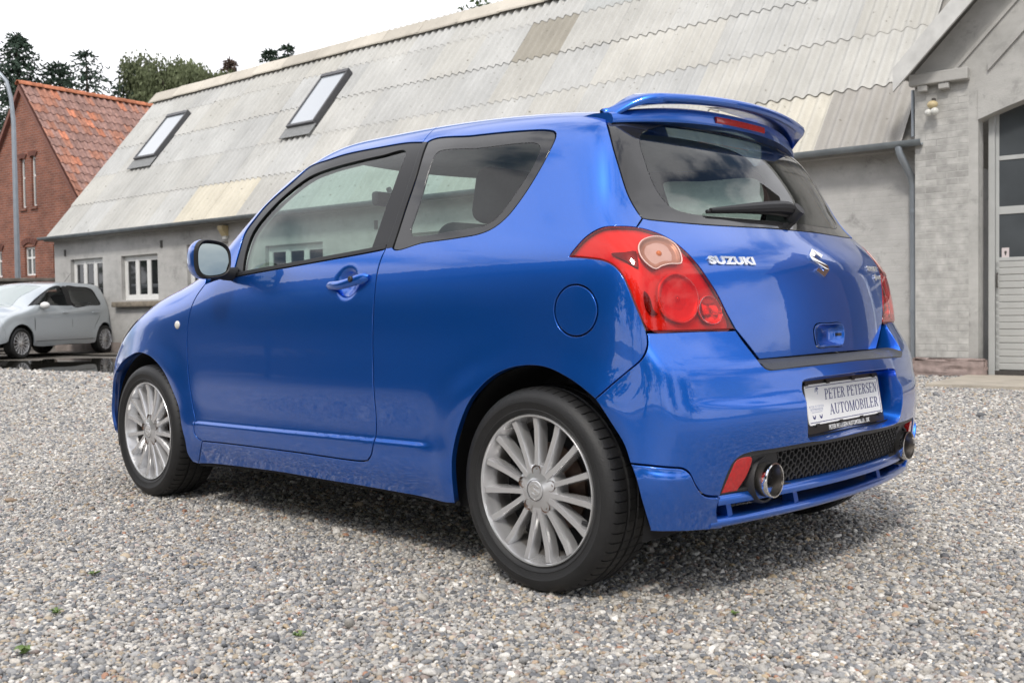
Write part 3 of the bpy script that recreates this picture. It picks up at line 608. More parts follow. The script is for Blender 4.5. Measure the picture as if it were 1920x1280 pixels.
def mat_asphalt():
    m, n, l, b = new_mat('wet_asphalt'); geo = n.new('ShaderNodeNewGeometry')
    t = n.new('ShaderNodeTexNoise'); t.inputs['Scale'].default_value = .55; t.inputs['Detail'].default_value = 9; t.inputs['Roughness'].default_value = .6; l.new(geo.outputs['Position'], t.inputs['Vector'])
    cr = n.new('ShaderNodeValToRGB'); l.new(t.outputs['Fac'], cr.inputs['Fac']); e = cr.color_ramp.elements
    e[0].position = .35; e[0].color = (.085, .078, .068, 1); e[1].position = .65; e[1].color = (.19, .17, .145, 1)
    l.new(cr.outputs['Color'], b.inputs['Base Color'])
    r = n.new('ShaderNodeMapRange'); r.inputs['From Min'].default_value = .38; r.inputs['From Max'].default_value = .6; r.inputs['To Min'].default_value = .35; r.inputs['To Max'].default_value = .8; l.new(t.outputs['Fac'], r.inputs['Value']); l.new(r.outputs[0], b.inputs['Roughness'])
    t2 = n.new('ShaderNodeTexNoise'); t2.inputs['Scale'].default_value = 120; l.new(geo.outputs['Position'], t2.inputs['Vector'])
    bp = n.new('ShaderNodeBump'); bp.inputs['Strength'].default_value = .3; bp.inputs['Distance'].default_value = .006; l.new(t2.outputs['Fac'], bp.inputs['Height']); l.new(bp.outputs[0], b.inputs['Normal']); return m
sheet_poly('asphalt_yard', [(8, -9.2), (11.2, -7.0), (11.6, -4.0), (12.3, -3.46), (13.36, -3.12), (15.4, -2.95), (19, -2.3), (26, 1), (60, 4), (60, -9), (28, -9), (22.2, -7.2), (8, -8.6)], -.003, mat_asphalt())
MT['puddle'] = pbr('puddle_water', (.02, .019, .016), .015, spec=.6)
pp = [(15.9, -2.98), (14.4, -3.05), (13.3, -3.16), (12.4, -3.5), (11.75, -4.1), (11.9, -4.55), (12.9, -4.75), (14.2, -5.05), (15.3, -5.5), (16.5, -5.75), (17.6, -5.5), (18.1, -4.9), (17.6, -4.5), (18.3, -4.1), (18.8, -3.5), (17.6, -3.1)]
pc = []
for i in range(len(pp)):                                            # rounded, slightly ragged shoreline
    p0, p1, p2, p3 = [np.array(pp[(i + k) % len(pp)]) for k in (-1, 0, 1, 2)]
    for t in np.linspace(0, 1, 7)[:-1]:
        q = .5 * ((2 * p1) + (-p0 + p2) * t + (2 * p0 - 5 * p1 + 4 * p2 - p3) * t * t + (-p0 + 3 * p1 - 3 * p2 + p3) * t ** 3); pc.append(tuple(q + rng.normal(0, .02, 2)))
tag(sheet_poly('puddle', pc, .001, MT['puddle']), kind='structure')
bm = bmesh.new(); prism(bm, [(1.36, -8.87), (1.36, -7.28), (-2.7, -7.28), (-2.7, -8.87)], -.005, .03, axis=2)
apron = bm_obj('concrete_apron', bm, MT['concrete']); apron.rotation_euler = (0, 0, BA); tag(apron, kind='structure')

# ------------------------------------------------------------------ pebbles: real stones near the camera, thinning into the gravel bed
def wedge(d0, d1, sp):
    fw = CAM_FW[:2] / np.linalg.norm(CAM_FW[:2]); rt = CAM_R[:2] / np.linalg.norm(CAM_R[:2])
    u = np.arange(d0, d1, sp); v = np.arange(-.64 * d1, .64 * d1, sp); U, Vv = np.meshgrid(u, v, indexing='ij')
    U = U + rng.uniform(-.48, .48, U.shape) * sp; Vv = Vv + rng.uniform(-.48, .48, Vv.shape) * sp
    k = np.abs(Vv) < .575 * U + .25; U, Vv = U[k], Vv[k]
    return CAM_LOC[None, :2] + U[:, None] * fw + Vv[:, None] * rt
def patch(x0, x1, y0, y1, sp):
    X, Y = np.meshgrid(np.arange(x0, x1, sp), np.arange(y0, y1, sp), indexing='ij'); Q = np.stack([X.ravel(), Y.ravel()], 1) + rng.uniform(-.48, .48, (X.size, 2)) * sp
    fw = CAM_FW[:2] / np.linalg.norm(CAM_FW[:2]); rt = CAM_R[:2] / np.linalg.norm(CAM_R[:2]); d = Q - CAM_LOC[:2]; u, v = d @ fw, d @ rt
    return Q[~((u > 1.85) & (np.abs(v) < .575 * u + .27))]
P = [wedge(1.9, 4.4, .0090), wedge(4.4, 7.2, .0112), wedge(7.2, 11.0, .0160), wedge(11.0, 16.5, .030), patch(-1.5, 6.0, .7, 6.0, .0165), patch(-4.5, -.5, -3.0, 2.5, .02)]
SZ = [np.full(len(p), s) for p, s in zip(P, (.0059, .0066, .0085, .0135, .0095, .0110))]
P = np.concatenate(P); SZ = np.concatenate(SZ)
edge_y = np.interp(P[:, 0], [2.5, 8, 11.2, 11.6, 12.3, 13.36, 15.4, 19, 26], [-9.1, -9.1, -7.0, -4.0, -3.46, -3.12, -2.95, -2.3, 1.0])
lx = P[:, 0] * math.cos(BA) + P[:, 1] * math.sin(BA); ly = -P[:, 0] * math.sin(BA) + P[:, 1] * math.cos(BA)
keep = (P[:, 1] > edge_y + rng.normal(0, .05, len(P))) & (ly > -9.0) & ~((lx < 1.40) & (ly < -7.24) & (lx > -2.8))
P, SZ = P[keep], SZ[keep]; NP = len(P)
me = bpy.data.meshes.new('gravel'); me.vertices.add(NP)
rad = .94 * SZ * np.exp(rng.normal(0, .27, NP)); big = rng.random(NP) < .0005; rad[big] *= rng.uniform(1.5, 2.3, big.sum())
asp = np.stack([rng.uniform(.95, 1.5, NP), rng.uniform(.75, 1.1, NP), rng.uniform(.55, .85, NP)], 1)
co = np.stack([P[:, 0], P[:, 1], -.004 + rad * rng.uniform(.05, .75, NP)], 1)
me.vertices.foreach_set('co', co.astype(np.float32).ravel())
rotv = np.stack([rng.normal(0, .35, NP), rng.normal(0, .35, NP), rng.uniform(0, 6.283, NP)], 1)
pal = np.array([[.15, .155, .165], [.22, .225, .235], [.31, .31, .31], [.40, .385, .36], [.47, .445, .405], [.56, .545, .515], [.70, .68, .64], [.43, .36, .27], [.36, .275, .20], [.38, .21, .14], [.34, .28, .25], [.20, .213, .23], [.47, .38, .26], [.43, .365, .34]])
prob = np.array([.08, .12, .16, .16, .15, .10, .055, .05, .018, .005, .045, .035, .009, .014]); prob /= prob.sum()
colr = pal[rng.choice(len(pal), NP, p=prob)] * np.exp(rng.normal(0, .13, NP))[:, None] * np.array([.935, .925, .91])
for nm, typ, arr in (('rotv', 'FLOAT_VECTOR', rotv), ('sclv', 'FLOAT_VECTOR', asp * rad[:, None]), ('pcol', 'FLOAT_VECTOR', colr)):
    a = me.attributes.new(nm, typ, 'POINT'); a.data.foreach_set('vector', arr.astype(np.float32).ravel())
a = me.attributes.new('pidx', 'INT', 'POINT'); a.data.foreach_set('value', rng.integers(0, 6, NP).astype(np.int32)); me.update()
grav = bpy.data.objects.new('gravel', me); COL.objects.link(grav); tag(grav, kind='stuff')
m, n, l, b = new_mat('pebble'); at = n.new('ShaderNodeAttribute'); at.attribute_type = 'INSTANCER'; at.attribute_name = 'pcol'
tc = n.new('ShaderNodeNewGeometry'); t = n.new('ShaderNodeTexNoise'); t.inputs['Scale'].default_value = 260; t.inputs['Detail'].default_value = 3; l.new(tc.outputs['Position'], t.inputs['Vector'])
r = n.new('ShaderNodeMapRange'); r.inputs['From Min'].default_value = .3; r.inputs['From Max'].default_value = .7; r.inputs['To Min'].default_value = .82; r.inputs['To Max'].default_value = 1.15; l.new(t.outputs['Fac'], r.inputs['Value'])
mul = n.new('ShaderNodeVectorMath'); mul.operation = 'SCALE'; l.new(at.outputs['Vector'], mul.inputs[0]); l.new(r.outputs[0], mul.inputs['Scale']); l.new(mul.outputs[0], b.inputs['Base Color'])
b.inputs['Roughness'].default_value = .6; b.inputs['Specular IOR Level'].default_value = .4
ng = bpy.data.node_groups.new('scatter_pebbles', 'GeometryNodeTree')
ng.interface.new_socket('Geometry', in_out='INPUT', socket_type='NodeSocketGeometry'); ng.interface.new_socket('Geometry', in_out='OUTPUT', socket_type='NodeSocketGeometry')
gn, gl = ng.nodes, ng.links
gi, go = gn.new('NodeGroupInput'), gn.new('NodeGroupOutput'); ip = gn.new('GeometryNodeInstanceOnPoints'); g2i = gn.new('GeometryNodeGeometryToInstance')
for k in range(6):
    ic = gn.new('GeometryNodeMeshIcoSphere'); ic.inputs['Subdivisions'].default_value = 2
    sp_ = gn.new('GeometryNodeSetPosition'); nz = gn.new('ShaderNodeTexNoise'); nz.noise_dimensions = '4D'; nz.inputs['W'].default_value = 3.7 * k; nz.inputs['Scale'].default_value = .95; nz.inputs['Detail'].default_value = 1
    vm = gn.new('ShaderNodeVectorMath'); vm.operation = 'SUBTRACT'; vm.inputs[1].default_value = (.5, .5, .5); vs = gn.new('ShaderNodeVectorMath'); vs.operation = 'SCALE'; vs.inputs['Scale'].default_value = 1.0
    ss_ = gn.new('GeometryNodeSetShadeSmooth'); sm_ = gn.new('GeometryNodeSetMaterial'); sm_.inputs['Material'].default_value = m
    gl.new(nz.outputs['Color'], vm.inputs[0]); gl.new(vm.outputs[0], vs.inputs[0]); gl.new(ic.outputs['Mesh'], sp_.inputs['Geometry']); gl.new(vs.outputs[0], sp_.inputs['Offset'])
    gl.new(sp_.outputs[0], ss_.inputs[0]); gl.new(ss_.outputs[0], sm_.inputs['Geometry']); gl.new(sm_.outputs[0], g2i.inputs[0])
def natt(nm, dt):
    q = gn.new('GeometryNodeInputNamedAttribute'); q.data_type = dt; q.inputs['Name'].default_value = nm; return q.outputs['Attribute']
gl.new(gi.outputs[0], ip.inputs['Points']); gl.new(g2i.outputs[0], ip.inputs['Instance']); ip.inputs['Pick Instance'].default_value = True
gl.new(natt('pidx', 'INT'), ip.inputs['Instance Index']); gl.new(natt('rotv', 'FLOAT_VECTOR'), ip.inputs['Rotation']); gl.new(natt('sclv', 'FLOAT_VECTOR'), ip.inputs['Scale'])
gl.new(ip.outputs[0], go.inputs[0])
md = grav.modifiers.new('pebbles', 'NODES'); md.node_group = ng
# a few weeds between the stones
MT['weed'] = pbr('weed_leaf', (.13, .20, .05), .6, noise=.3, nscale=40)
def weed(x, y, r, lab):
    V, Fc = [], []
    for k in range(16):
        a = rng.uniform(0, 6.28); L = r * rng.uniform(.5, 1.1); w = L * .28; h = rng.uniform(.2, .8) * L
        d = np.array([math.cos(a), math.sin(a), 0]); s = np.array([-d[1], d[0], 0]); b0 = np.array([x, y, .006]) + d * .1 * L
        i = len(V); V += [b0, b0 + d * L * .5 + s * w + [0, 0, h], b0 + d * L + [0, 0, h * .8], b0 + d * L * .5 - s * w + [0, 0, h]]; Fc.append((i, i + 1, i + 2, i + 3))
    o = mesh_obj('weed', V, Fc, MT['weed']); tag(o, lab, 'weed', None)
def gpt(d, v):
    fw = CAM_FW[:2] / np.linalg.norm(CAM_FW[:2]); rt = CAM_R[:2] / np.linalg.norm(CAM_R[:2]); q = CAM_LOC[:2] + d * fw + v * rt; return q[0], q[1]
weed(*gpt(2.45, -1.20), .026, 'small bright green weed in the near gravel, lowest of the weeds on the left')
weed(*gpt(2.78, -1.27), .022, 'small flat green weed in the gravel just above the lowest weed')
weed(*gpt(3.2, -1.34), .02, 'tiny pale green weed in the gravel in front of the front wheel')
weed(*gpt(2.55, -.55), .018, 'tiny green sprig in the gravel below the middle of the sill')
weed(*gpt(2.68, .58), .016, 'dark green leaf lying in the gravel behind the rear bumper')

# ------------------------------------------------------------------ trees
MT['bark'] = pbr('bark', (.07, .055, .045), .9, noise=.3, nscale=8, bump=.6, bscale=20)
def mat_leaf(name, col, var=.35):
    m, n, l, b = new_mat(name); geo = n.new('ShaderNodeNewGeometry')
    t = n.new('ShaderNodeTexNoise'); t.inputs['Scale'].default_value = .55; t.inputs['Detail'].default_value = 4; l.new(geo.outputs['Position'], t.inputs['Vector'])
    ad = n.new('ShaderNodeMath'); ad.operation = 'ADD'; l.new(t.outputs['Fac'], ad.inputs[0]); ms = n.new('ShaderNodeMath'); ms.operation = 'MULTIPLY_ADD'; ms.inputs[1].default_value = .5; ms.inputs[2].default_value = -.25; l.new(geo.outputs['Random Per Island'], ms.inputs[0]); l.new(ms.outputs[0], ad.inputs[1])
    r = n.new('ShaderNodeMapRange'); r.inputs['From Min'].default_value = .25; r.inputs['From Max'].default_value = .75; r.inputs['To Min'].default_value = 1 - var; r.inputs['To Max'].default_value = 1 + var; l.new(ad.outputs[0], r.inputs['Value'])
    mul = n.new('ShaderNodeVectorMath'); mul.operation = 'SCALE'; mul.inputs[0].default_value = col; l.new(r.outputs[0], mul.inputs['Scale']); l.new(mul.outputs[0], b.inputs['Base Color'])
    b.inputs['Roughness'].default_value = .7; b.inputs['Specular IOR Level'].default_value = .25
    tl_ = n.new('ShaderNodeBsdfTranslucent'); l.new(mul.outputs[0], tl_.inputs['Color']); ms_ = n.new('ShaderNodeMixShader'); ms_.inputs['Fac'].default_value = .42; o_ = n['Material Output']; l.new(b.outputs[0], ms_.inputs[1]); l.new(tl_.outputs[0], ms_.inputs[2]); l.new(ms_.outputs[0], o_.inputs['Surface']); return m
MT['needle'] = mat_leaf('needles', (.115, .155, .11)); MT['birch'] = mat_leaf('birch_leaves', (.16, .185, .10)); MT['leaf'] = mat_leaf('leaves', (.06, .095, .03))
MT['spruce'] = mat_leaf('spruce_needles', (.11, .16, .12))
def cards(V, Fc, c, d, L, w, n=1):
    """leaf cards of length L along d at point c"""
    for _ in range(n):
        s = np.cross(d, rng.normal(0, 1, 3)); s /= (np.linalg.norm(s) + 1e-9)
        i = len(V); V += [c - s * w * .3, c + d * L * .5 - s * w, c + d * L, c + d * L * .45 + s * w]; Fc.append((i, i + 1, i + 2, i + 3))
def conifer(x, y, z0, h, r, label, mat, open_=.0, group=None, lean=0.0, shape=1.0):
    t = thing('conifer_tree', label, 'tree', (x, y, z0), 0, group)
    bm = bmesh.new(); tube(bm, [(0, 0, 0), (lean * .5, 0, h * .5), (lean, 0, h * .98)], [h * .018, h * .011, h * .002], 8); bm_obj('trunk', bm, MT['bark'], t, smooth=True)
    V, Fc = [], []; nl = int(44 * (1 - open_ * .45))
    for k in range(nl):
        f = (k + rng.uniform(-.3, .3)) / nl; z = h * (.22 + .77 * f); R = r * (1 - f) ** (.7 * shape) * rng.uniform(.75, 1.1) + .12
        nb = int(18 * (1 - open_ * .4) + 2)
        for q in range(nb):
            a = rng.uniform(0, 6.283); RR = R * rng.uniform(.55, 1.1); d = np.array([math.cos(a), math.sin(a), 0]); nc = max(4, int(RR / .20))
            for c in range(nc + 2):
                g = (c + .3) / (nc + 1); p = np.array([lean * f, 0, z]) + d * RR * g + np.array([0, 0, .25 * RR * g - .55 * RR * g * g + rng.normal(0, .05)])
                dd = d * .6 + rng.normal(0, .45, 3); dd[2] -= .3; dd /= np.linalg.norm(dd); cards(V, Fc, p, dd, rng.uniform(.2, .42), .05, 5)
    cr = mesh_obj('crown', V, Fc, mat, t); return t
def leafy(name, x, y, z0, h, r, label, mat, n=1500, leaf=.35, weep=0.0, group=None, squash=1.0, lobes=9, zlo=.42):
    t = thing(name, label, 'tree', (x, y, z0), 0, group)
    bm = bmesh.new(); tube(bm, [(0, 0, 0), (.1, 0, h * .3), (.05, .1, h * .55), (.1, 0, h * .9)], [h * .03, h * .024, h * .014, h * .003], 8)
    cs = []
    for k in range(lobes):
        a = rng.uniform(0, 6.28); rr = r * rng.uniform(.1, .7); z = h * rng.uniform(zlo, .88); c = np.array([rr * math.cos(a), rr * math.sin(a), z]); cs.append((c, r * rng.uniform(.35, .6)))
        tube(bm, [(.05, 0, h * .3), tuple(c * [.5, .5, .8]), tuple(c)], [h * .012, h * .007, h * .002], 5)
    bm_obj('trunk', bm, MT['bark'], t, smooth=True)
    V, Fc = [], []
    for k in range(n):
        c, R = cs[rng.integers(len(cs))]; d = rng.normal(0, 1, 3); d /= np.linalg.norm(d); p = c + d * R * rng.uniform(.25, 1.0) ** .5 * np.array([1, 1, squash])
        if weep > 0:
            L = rng.uniform(.4, 1) * weep
            for q in range(4): cards(V, Fc, p + np.array([rng.normal(0, .1), rng.normal(0, .1), -L * q / 4]), np.array([rng.normal(0, .35), rng.normal(0, .35), -1.0]), L / 4, leaf * .42, 1)
        else:
            dd = rng.normal(0, 1, 3); dd[2] -= .2; dd /= np.linalg.norm(dd); cards(V, Fc, p, dd, leaf * rng.uniform(.6, 1.3), leaf * .4, 1)
    mesh_obj('crown', V, Fc, mat, t); return t
conifer(60.6, -20.3, 0, 17.8, 6.2, 'tall dark spruce behind the brick house, tallest at the far left', MT['spruce'], 0)
conifer(59.6, -22.3, 0, 16.3, 5.2, 'dark spruce leaning against the tallest spruce on its barn side', MT['spruce'], .1)
conifer(57.9, -23.4, 0, 16.9, 6.6, 'open spruce with ragged bare branches above the middle of the tiled roof', MT['spruce'], .75, lean=.5)
conifer(56.5, -25.2, 0, 16.3, 4.8, 'thin spruce between the ragged spruce and the weeping birch', MT['spruce'], .55)
leafy('birch_tree', 54.9, -27.0, 0, 17.4, 3.0, 'weeping olive green birch with hanging twigs, left of the two birches', MT['birch'], 5200, .16, 1.3, lobes=14, zlo=.68)
leafy('birch_tree', 53.2, -28.3, 0, 16.8, 2.4, 'weeping olive green birch half hidden by the barn ridge', MT['birch'], 4600, .16, 1.4, lobes=13, zlo=.68)
conifer(52.0, -29.2, 0, 16.4, 1.3, 'thin bare pinkish tree beside the birches at the barn ridge', mat_leaf('dry_twigs', (.20, .15, .12)), .9)
conifer(50.2, -30.8, 0, 16.7, 2.6, 'small conifer tip just showing over the barn ridge, left of two tips', MT['spruce'], .5)
conifer(49.4, -31.5, 0, 17.0, 2.2, 'thin conifer tip just showing over the barn ridge, right of two tips', MT['spruce'], .5)
leafy('oak_tree', 38.2, -35.2, 0, 18.2, 3.0, 'green treetop showing over the barn ridge at the top of the picture', MT['leaf'], 3500, .34, zlo=.6)
leafy('hedge_tree', 46.5, -12.6, 0, 10.4, 3.4, 'dark bushy tree at the far left edge behind the lamp post', mat_leaf('dark_leaves', (.05, .055, .04)), 4500, .34)
# the other side of the yard, which the paint and glass mirror
YT = ['small leafy tree before the timber hall, farthest along its wall', 'small leafy tree before the timber hall, next to the farthest one', 'small leafy tree before the middle of the timber hall', 'small leafy tree before the timber hall, nearest its open end', 'leafy tree just past the open end of the timber hall', 'leafy tree across the yard from the rear wheel of the blue car', 'broad leafy tree across the yard from the rear bumper', 'tall leafy tree past the far end of the timber hall', 'broad leafy tree behind the photographer on the open side', 'tallest leafy tree at the yard end opposite the brick house']
def mirror_tree(i, x, y, h, r): leafy('yard_tree', x, y, 0, h, r, YT[i], MT['leaf'], 1500, .55, 0, 'leafy trees around the open side of the yard', lobes=11)
for i, (x, y, h, r) in enumerate(((30, 12.2, 4.6, 2.4), (24, 11.0, 4.2, 2.2), (16, 9.8, 4.6, 2.4), (11, 9.2, 4.0, 2.2), (3.5, 12.5, 7.6, 3.6), (-2.5, 13.5, 7.2, 3.6), (-9, 14.5, 8.0, 4.0), (44, 12, 8.5, 4.2), (-18, 11, 8, 4.2), (-25, 2, 8.5, 4.4))): mirror_tree(i, x, y, h, r)
hd = thing('hall', 'long low dark timber hall beyond the open side of the yard', 'hall', (6.2, 10.6, 0), math.radians(9.4))
bm = bmesh.new(); box(bm, 0, 42, 0, 9, 0, 6.0); bm_obj('wall', bm, pbr('dark_timber', (.06, .052, .045), .8, noise=.3, nscale=2), hd)
bm = bmesh.new(); prism(bm, [(-.5, 5.95), (9.5, 5.95), (9.5, 6.2), (4.5, 7.6), (-.5, 7.0)], -.5, 42.5, axis=0); bm_obj('roof', bm, pbr('dark_roof_felt', (.07, .065, .065), .85, noise=.2, nscale=2), hd)
sh = thing('shed', 'dark brick shed with a steep roof beyond the workshop door', 'shed', (-3.6, -9.6, 0), math.radians(5.477))
bm = bmesh.new(); box(bm, -5.2, 0, -7, 0, 0, 5.2); bm_obj('wall', bm, pbr('dark_brick_shed', (.10, .06, .05), .85, noise=.3, nscale=3), sh)
bm = bmesh.new(); prism(bm, [(-7.4, 5.15), (.4, 5.15), (-3.5, 9.0)], -5.5, .1, axis=0); bm_obj('roof', bm, pbr('shed_roof', (.09, .06, .05), .85, noise=.3, nscale=3), sh)
# ------------------------------------------------------------------ car body surface: a smooth implicit hull; panels are cut out of it and get their own edges
class Spl:
    def __init__(s, x, y):
        x = np.array(x, float); y = np.array(y, float); n = len(x); h = np.diff(x); A = np.eye(n); b = np.zeros(n)
        for i in range(1, n - 1):
            A[i, i - 1] = h[i - 1]; A[i, i] = 2 * (h[i - 1] + h[i]); A[i, i + 1] = h[i]; b[i] = 6 * ((y[i + 1] - y[i]) / h[i] - (y[i] - y[i - 1]) / h[i - 1])
        s.x, s.y, s.m, s.h = x, y, np.linalg.solve(A, b), h
    def __call__(s, t):
        t = np.asarray(t, float); x, y, m, h = s.x, s.y, s.m, s.h
        tc = np.clip(t, x[0], x[-1]); i = np.clip(np.searchsorted(x, tc) - 1, 0, len(x) - 2); a = x[i + 1] - tc; b = tc - x[i]; hi = h[i]
        v = (m[i] * a ** 3 + m[i + 1] * b ** 3) / (6 * hi) + (y[i] / hi - m[i] * hi / 6) * a + (y[i + 1] / hi - m[i + 1] * hi / 6) * b
        d0 = (y[1] - y[0]) / h[0] - h[0] * m[1] / 6; d1 = (y[-1] - y[-2]) / h[-1] + h[-1] * m[-2] / 6
        return v + np.minimum(t - x[0], 0) * d0 + np.maximum(t - x[-1], 0) * d1
def sm(a): a = np.clip(a, 0, 1); return a * a * (3 - 2 * a)
def lse(u, v, k): return np.maximum(u, v) + k * np.log1p(np.exp(-np.abs(u - v) / k))
SB = Spl([.15, .25, .34, .42, .55, .65, .75, .85, .93, 1.0, 1.1, 1.2, 1.3, 1.42, 1.55], [0.8049, 0.8255, 0.8393, 0.8359, 0.8354, 0.8328, 0.8322, 0.8268, 0.8141, 0.7967, 0.7598, 0.7233, 0.6857, 0.6307, 0.5628])
ST = Spl([-.6, -.4, -.1, .3, .8, 1.4, 2.0, 2.5, 2.8, 3.0, 3.2], [-0.1046, -0.0420, -0.0033, 0.0100, 0.0116, 0.0111, 0.0009, -0.0196, -0.0661, -0.1141, -0.1963])
SR = Spl([.3, .5, .65, .73, .82, .9, .96, 1.03, 1.1, 1.2, 1.3, 1.4, 1.5, 1.6], [-0.5010, -0.5007, -0.5052, -0.5026, -0.4946, -0.4821, -0.4640, -0.4132, -0.3523, -0.2979, -0.2446, -0.1897, -0.1332, -0.0762])
SC = Spl([.3, .76, 1.0, 1.2, 1.45], [0.1974, 0.1888, 0.2174, 0.2707, 0.1749])
SZ = Spl([-.3, 0, .35, .75, 1.1, 1.35, 1.55, 1.8, 2.05, 2.25, 2.5, 2.75, 2.95, 3.1], [1.4190, 1.4641, 1.5009, 1.5213, 1.5243, 1.5057, 1.4289, 1.2570, 1.0795, 1.0071, 0.9427, 0.8395, 0.7222, 0.5950])
KR, CW, GR, GF, KSR, KST, NX, NC = [0.0711, 0.1075, 0.0429, -0.0317, 0.0328, 0.0618, 3.1496, 0.1072]
def Ys0(x, z):
    g = sm((z - .92) / .45)
    y = SB(z) + ST(x) - g * (GR * np.maximum(.7 - x, 0) ** 2 + GF * np.maximum(x - 1.0, 0) ** 2)
    for wx in (0., 2.39):
        rr = np.sqrt((x - wx) ** 2 + (z - .30) ** 2); y = y + .016 * np.exp(-((rr - .36) / .085) ** 2) * sm((.80 - z) / .25) * sm((z - .1) / .15)
    return y
def Ys(x, z):
    y = Ys0(x, z)
    zs = .372 + .018 * (1.9 - x)                                     # rising crease along the foot of the door
    y = y + .0062 * (sm((zs - z) / .02 + .5) - sm((.30 - z) / .10)) * sm((x - .40) / .10) * sm((1.99 - x) / .06)
    y = y - .020 * np.exp(-(((x - .886) / .050) ** 2 + ((z - .926) / .044) ** 2) ** 2)   # hollow behind the door handle
    return y
def hull(P, ysf=Ys):
    x, y, z = P[..., 0], np.abs(P[..., 1]), P[..., 2]
    a = y - ysf(x, z); b = SR(z) + SC(z) * y * y - x
    c = z - (SZ(x + CW * y * y * sm((x - .9) / .5) * sm((2.9 - x) / .5)) - KR * y * y)
    d = x - (NX - NC * y * y - .10 * np.maximum(z - .55, 0) - 1.2 * np.maximum(z - .65, 0) ** 2)
    k1 = min(max(KSR, .008), .1); k2 = min(max(KST, .01), .1)
    return lse(lse(lse(a, b, k1), c, k2), d, .045)
BX = Spl([.18, .25, .33, .42, .52, .60, .67, .72, .78], [-0.5254, -0.5509, -0.5820, -0.6018, -0.6093, -0.6007, -0.5810, -0.5475, -0.5090]); BC = Spl([.2, .4, .6, .78], [0.1870, 0.2379, 0.2537, 0.2416]); BY = Spl([.18, .25, .33, .42, .52, .60, .67, .72, .78], [0.0012, 0.0002, -0.0008, 0.0027, 0.0050, 0.0080, 0.0062, 0.0061, 0.0086]); BK = 0.0279
def bump(P):
    x, y, z = P[..., 0], np.abs(P[..., 1]), P[..., 2]
    ridge = .013 * (sm((.582 - z) / .032) - sm((.53 - z) / .22)) * sm((.80 - y) / .30)
    return lse(y - Ys0(x, z) - BY(z) * np.clip((.1 - x) / .3, 0, 1), BX(z) + BC(z) * y * y - x - ridge, BK)
def skirt_hull(P): return bump(P) - .006 * sm((.396 - P[..., 2]) / .022)
ORG = np.array([.9, 0, .75])
def solve_dir(F, D, off=0.0):
    D = D / np.linalg.norm(D, axis=1, keepdims=True); lo = np.full(len(D), .05); hi = np.full(len(D), 3.6)
    for _ in range(34):
        mid = .5 * (lo + hi); v = F(ORG + mid[:, None] * D) - off; lo = np.where(v < 0, mid, lo); hi = np.where(v < 0, hi, mid)
    return ORG + (.5 * (lo + hi))[:, None] * D
def solve_axis(F, P, ax, sgn):
    """move points along +-axis until they lie on F"""
    P = np.array(P, float); lo = np.zeros(len(P)); hi = np.full(len(P), 1.6); A = np.zeros(3); A[ax] = sgn
    for _ in range(36):
        mid = .5 * (lo + hi); v = F(P + mid[:, None] * A); lo = np.where(v < 0, mid, lo); hi = np.where(v < 0, hi, mid)
    return P + (.5 * (lo + hi))[:, None] * A
def grad(F, P, h=2e-3):
    G = np.stack([F(P + np.eye(3)[k] * h) - F(P - np.eye(3)[k] * h) for k in range(3)], -1); return G / np.linalg.norm(G, axis=-1, keepdims=True)
def catmull(pts, step=.011, closed=False):
    pts = np.asarray(pts, float); n = len(pts)
    if n == 2: 
        k = max(2, int(np.linalg.norm(pts[1] - pts[0]) / step) + 1); return pts[0] + np.linspace(0, 1, k)[:, None] * (pts[1] - pts[0])
    out = []
    for i in range(n if closed else n - 1):
        p1, p2 = pts[i], pts[(i + 1) % n]; p0 = pts[i - 1] if (closed or i > 0) else 2 * p1 - p2; p3 = pts[(i + 2) % n] if (closed or i + 2 < n) else 2 * p2 - p1
        d0, d1, d2 = [max(np.linalg.norm(b - a) ** .5, 1e-4) for a, b in ((p0, p1), (p1, p2), (p2, p3))]
        m1 = ((p1 - p0) / d0 - (p2 - p0) / (d0 + d1) + (p2 - p1) / d1) * d1; m2 = ((p2 - p1) / d1 - (p3 - p1) / (d1 + d2) + (p3 - p2) / d2) * d1
        k = max(1, int(round(np.linalg.norm(p2 - p1) / step)))
        for t in np.linspace(0, 1, k + 1)[:-1]:
            out.append((2 * t ** 3 - 3 * t * t + 1) * p1 + (t ** 3 - 2 * t * t + t) * m1 + (-2 * t ** 3 + 3 * t * t) * p2 + (t ** 3 - t * t) * m2)
    if not closed: out.append(pts[-1])
    return np.array(out)
def chain(*cs, step=.011):
    out = []
    for c in cs:
        q = catmull(c, step)
        if out and np.linalg.norm(out[-1][-1] - q[0]) < .004: q = q[1:]
        out.append(q)
    L = np.concatenate(out)
    if np.linalg.norm(L[0] - L[-1]) < .004: L = L[:-1]
    return L
def mir(c): return np.asarray(c)[::-1] * [1, -1, 1]
def inpoly(p, loops):
    ins = np.zeros(len(p), bool)
    for L in loops:
        x, y = L[:, 0], L[:, 1]; x2, y2 = np.roll(x, -1), np.roll(y, -1)
        c = ((y[None] > p[:, 1:2]) != (y2[None] > p[:, 1:2])) & (p[:, 0:1] < (x2 - x)[None] * (p[:, 1:2] - y[None]) / (y2 - y + 1e-15)[None] + x[None]); ins ^= (c.sum(1) % 2).astype(bool)
    return ins
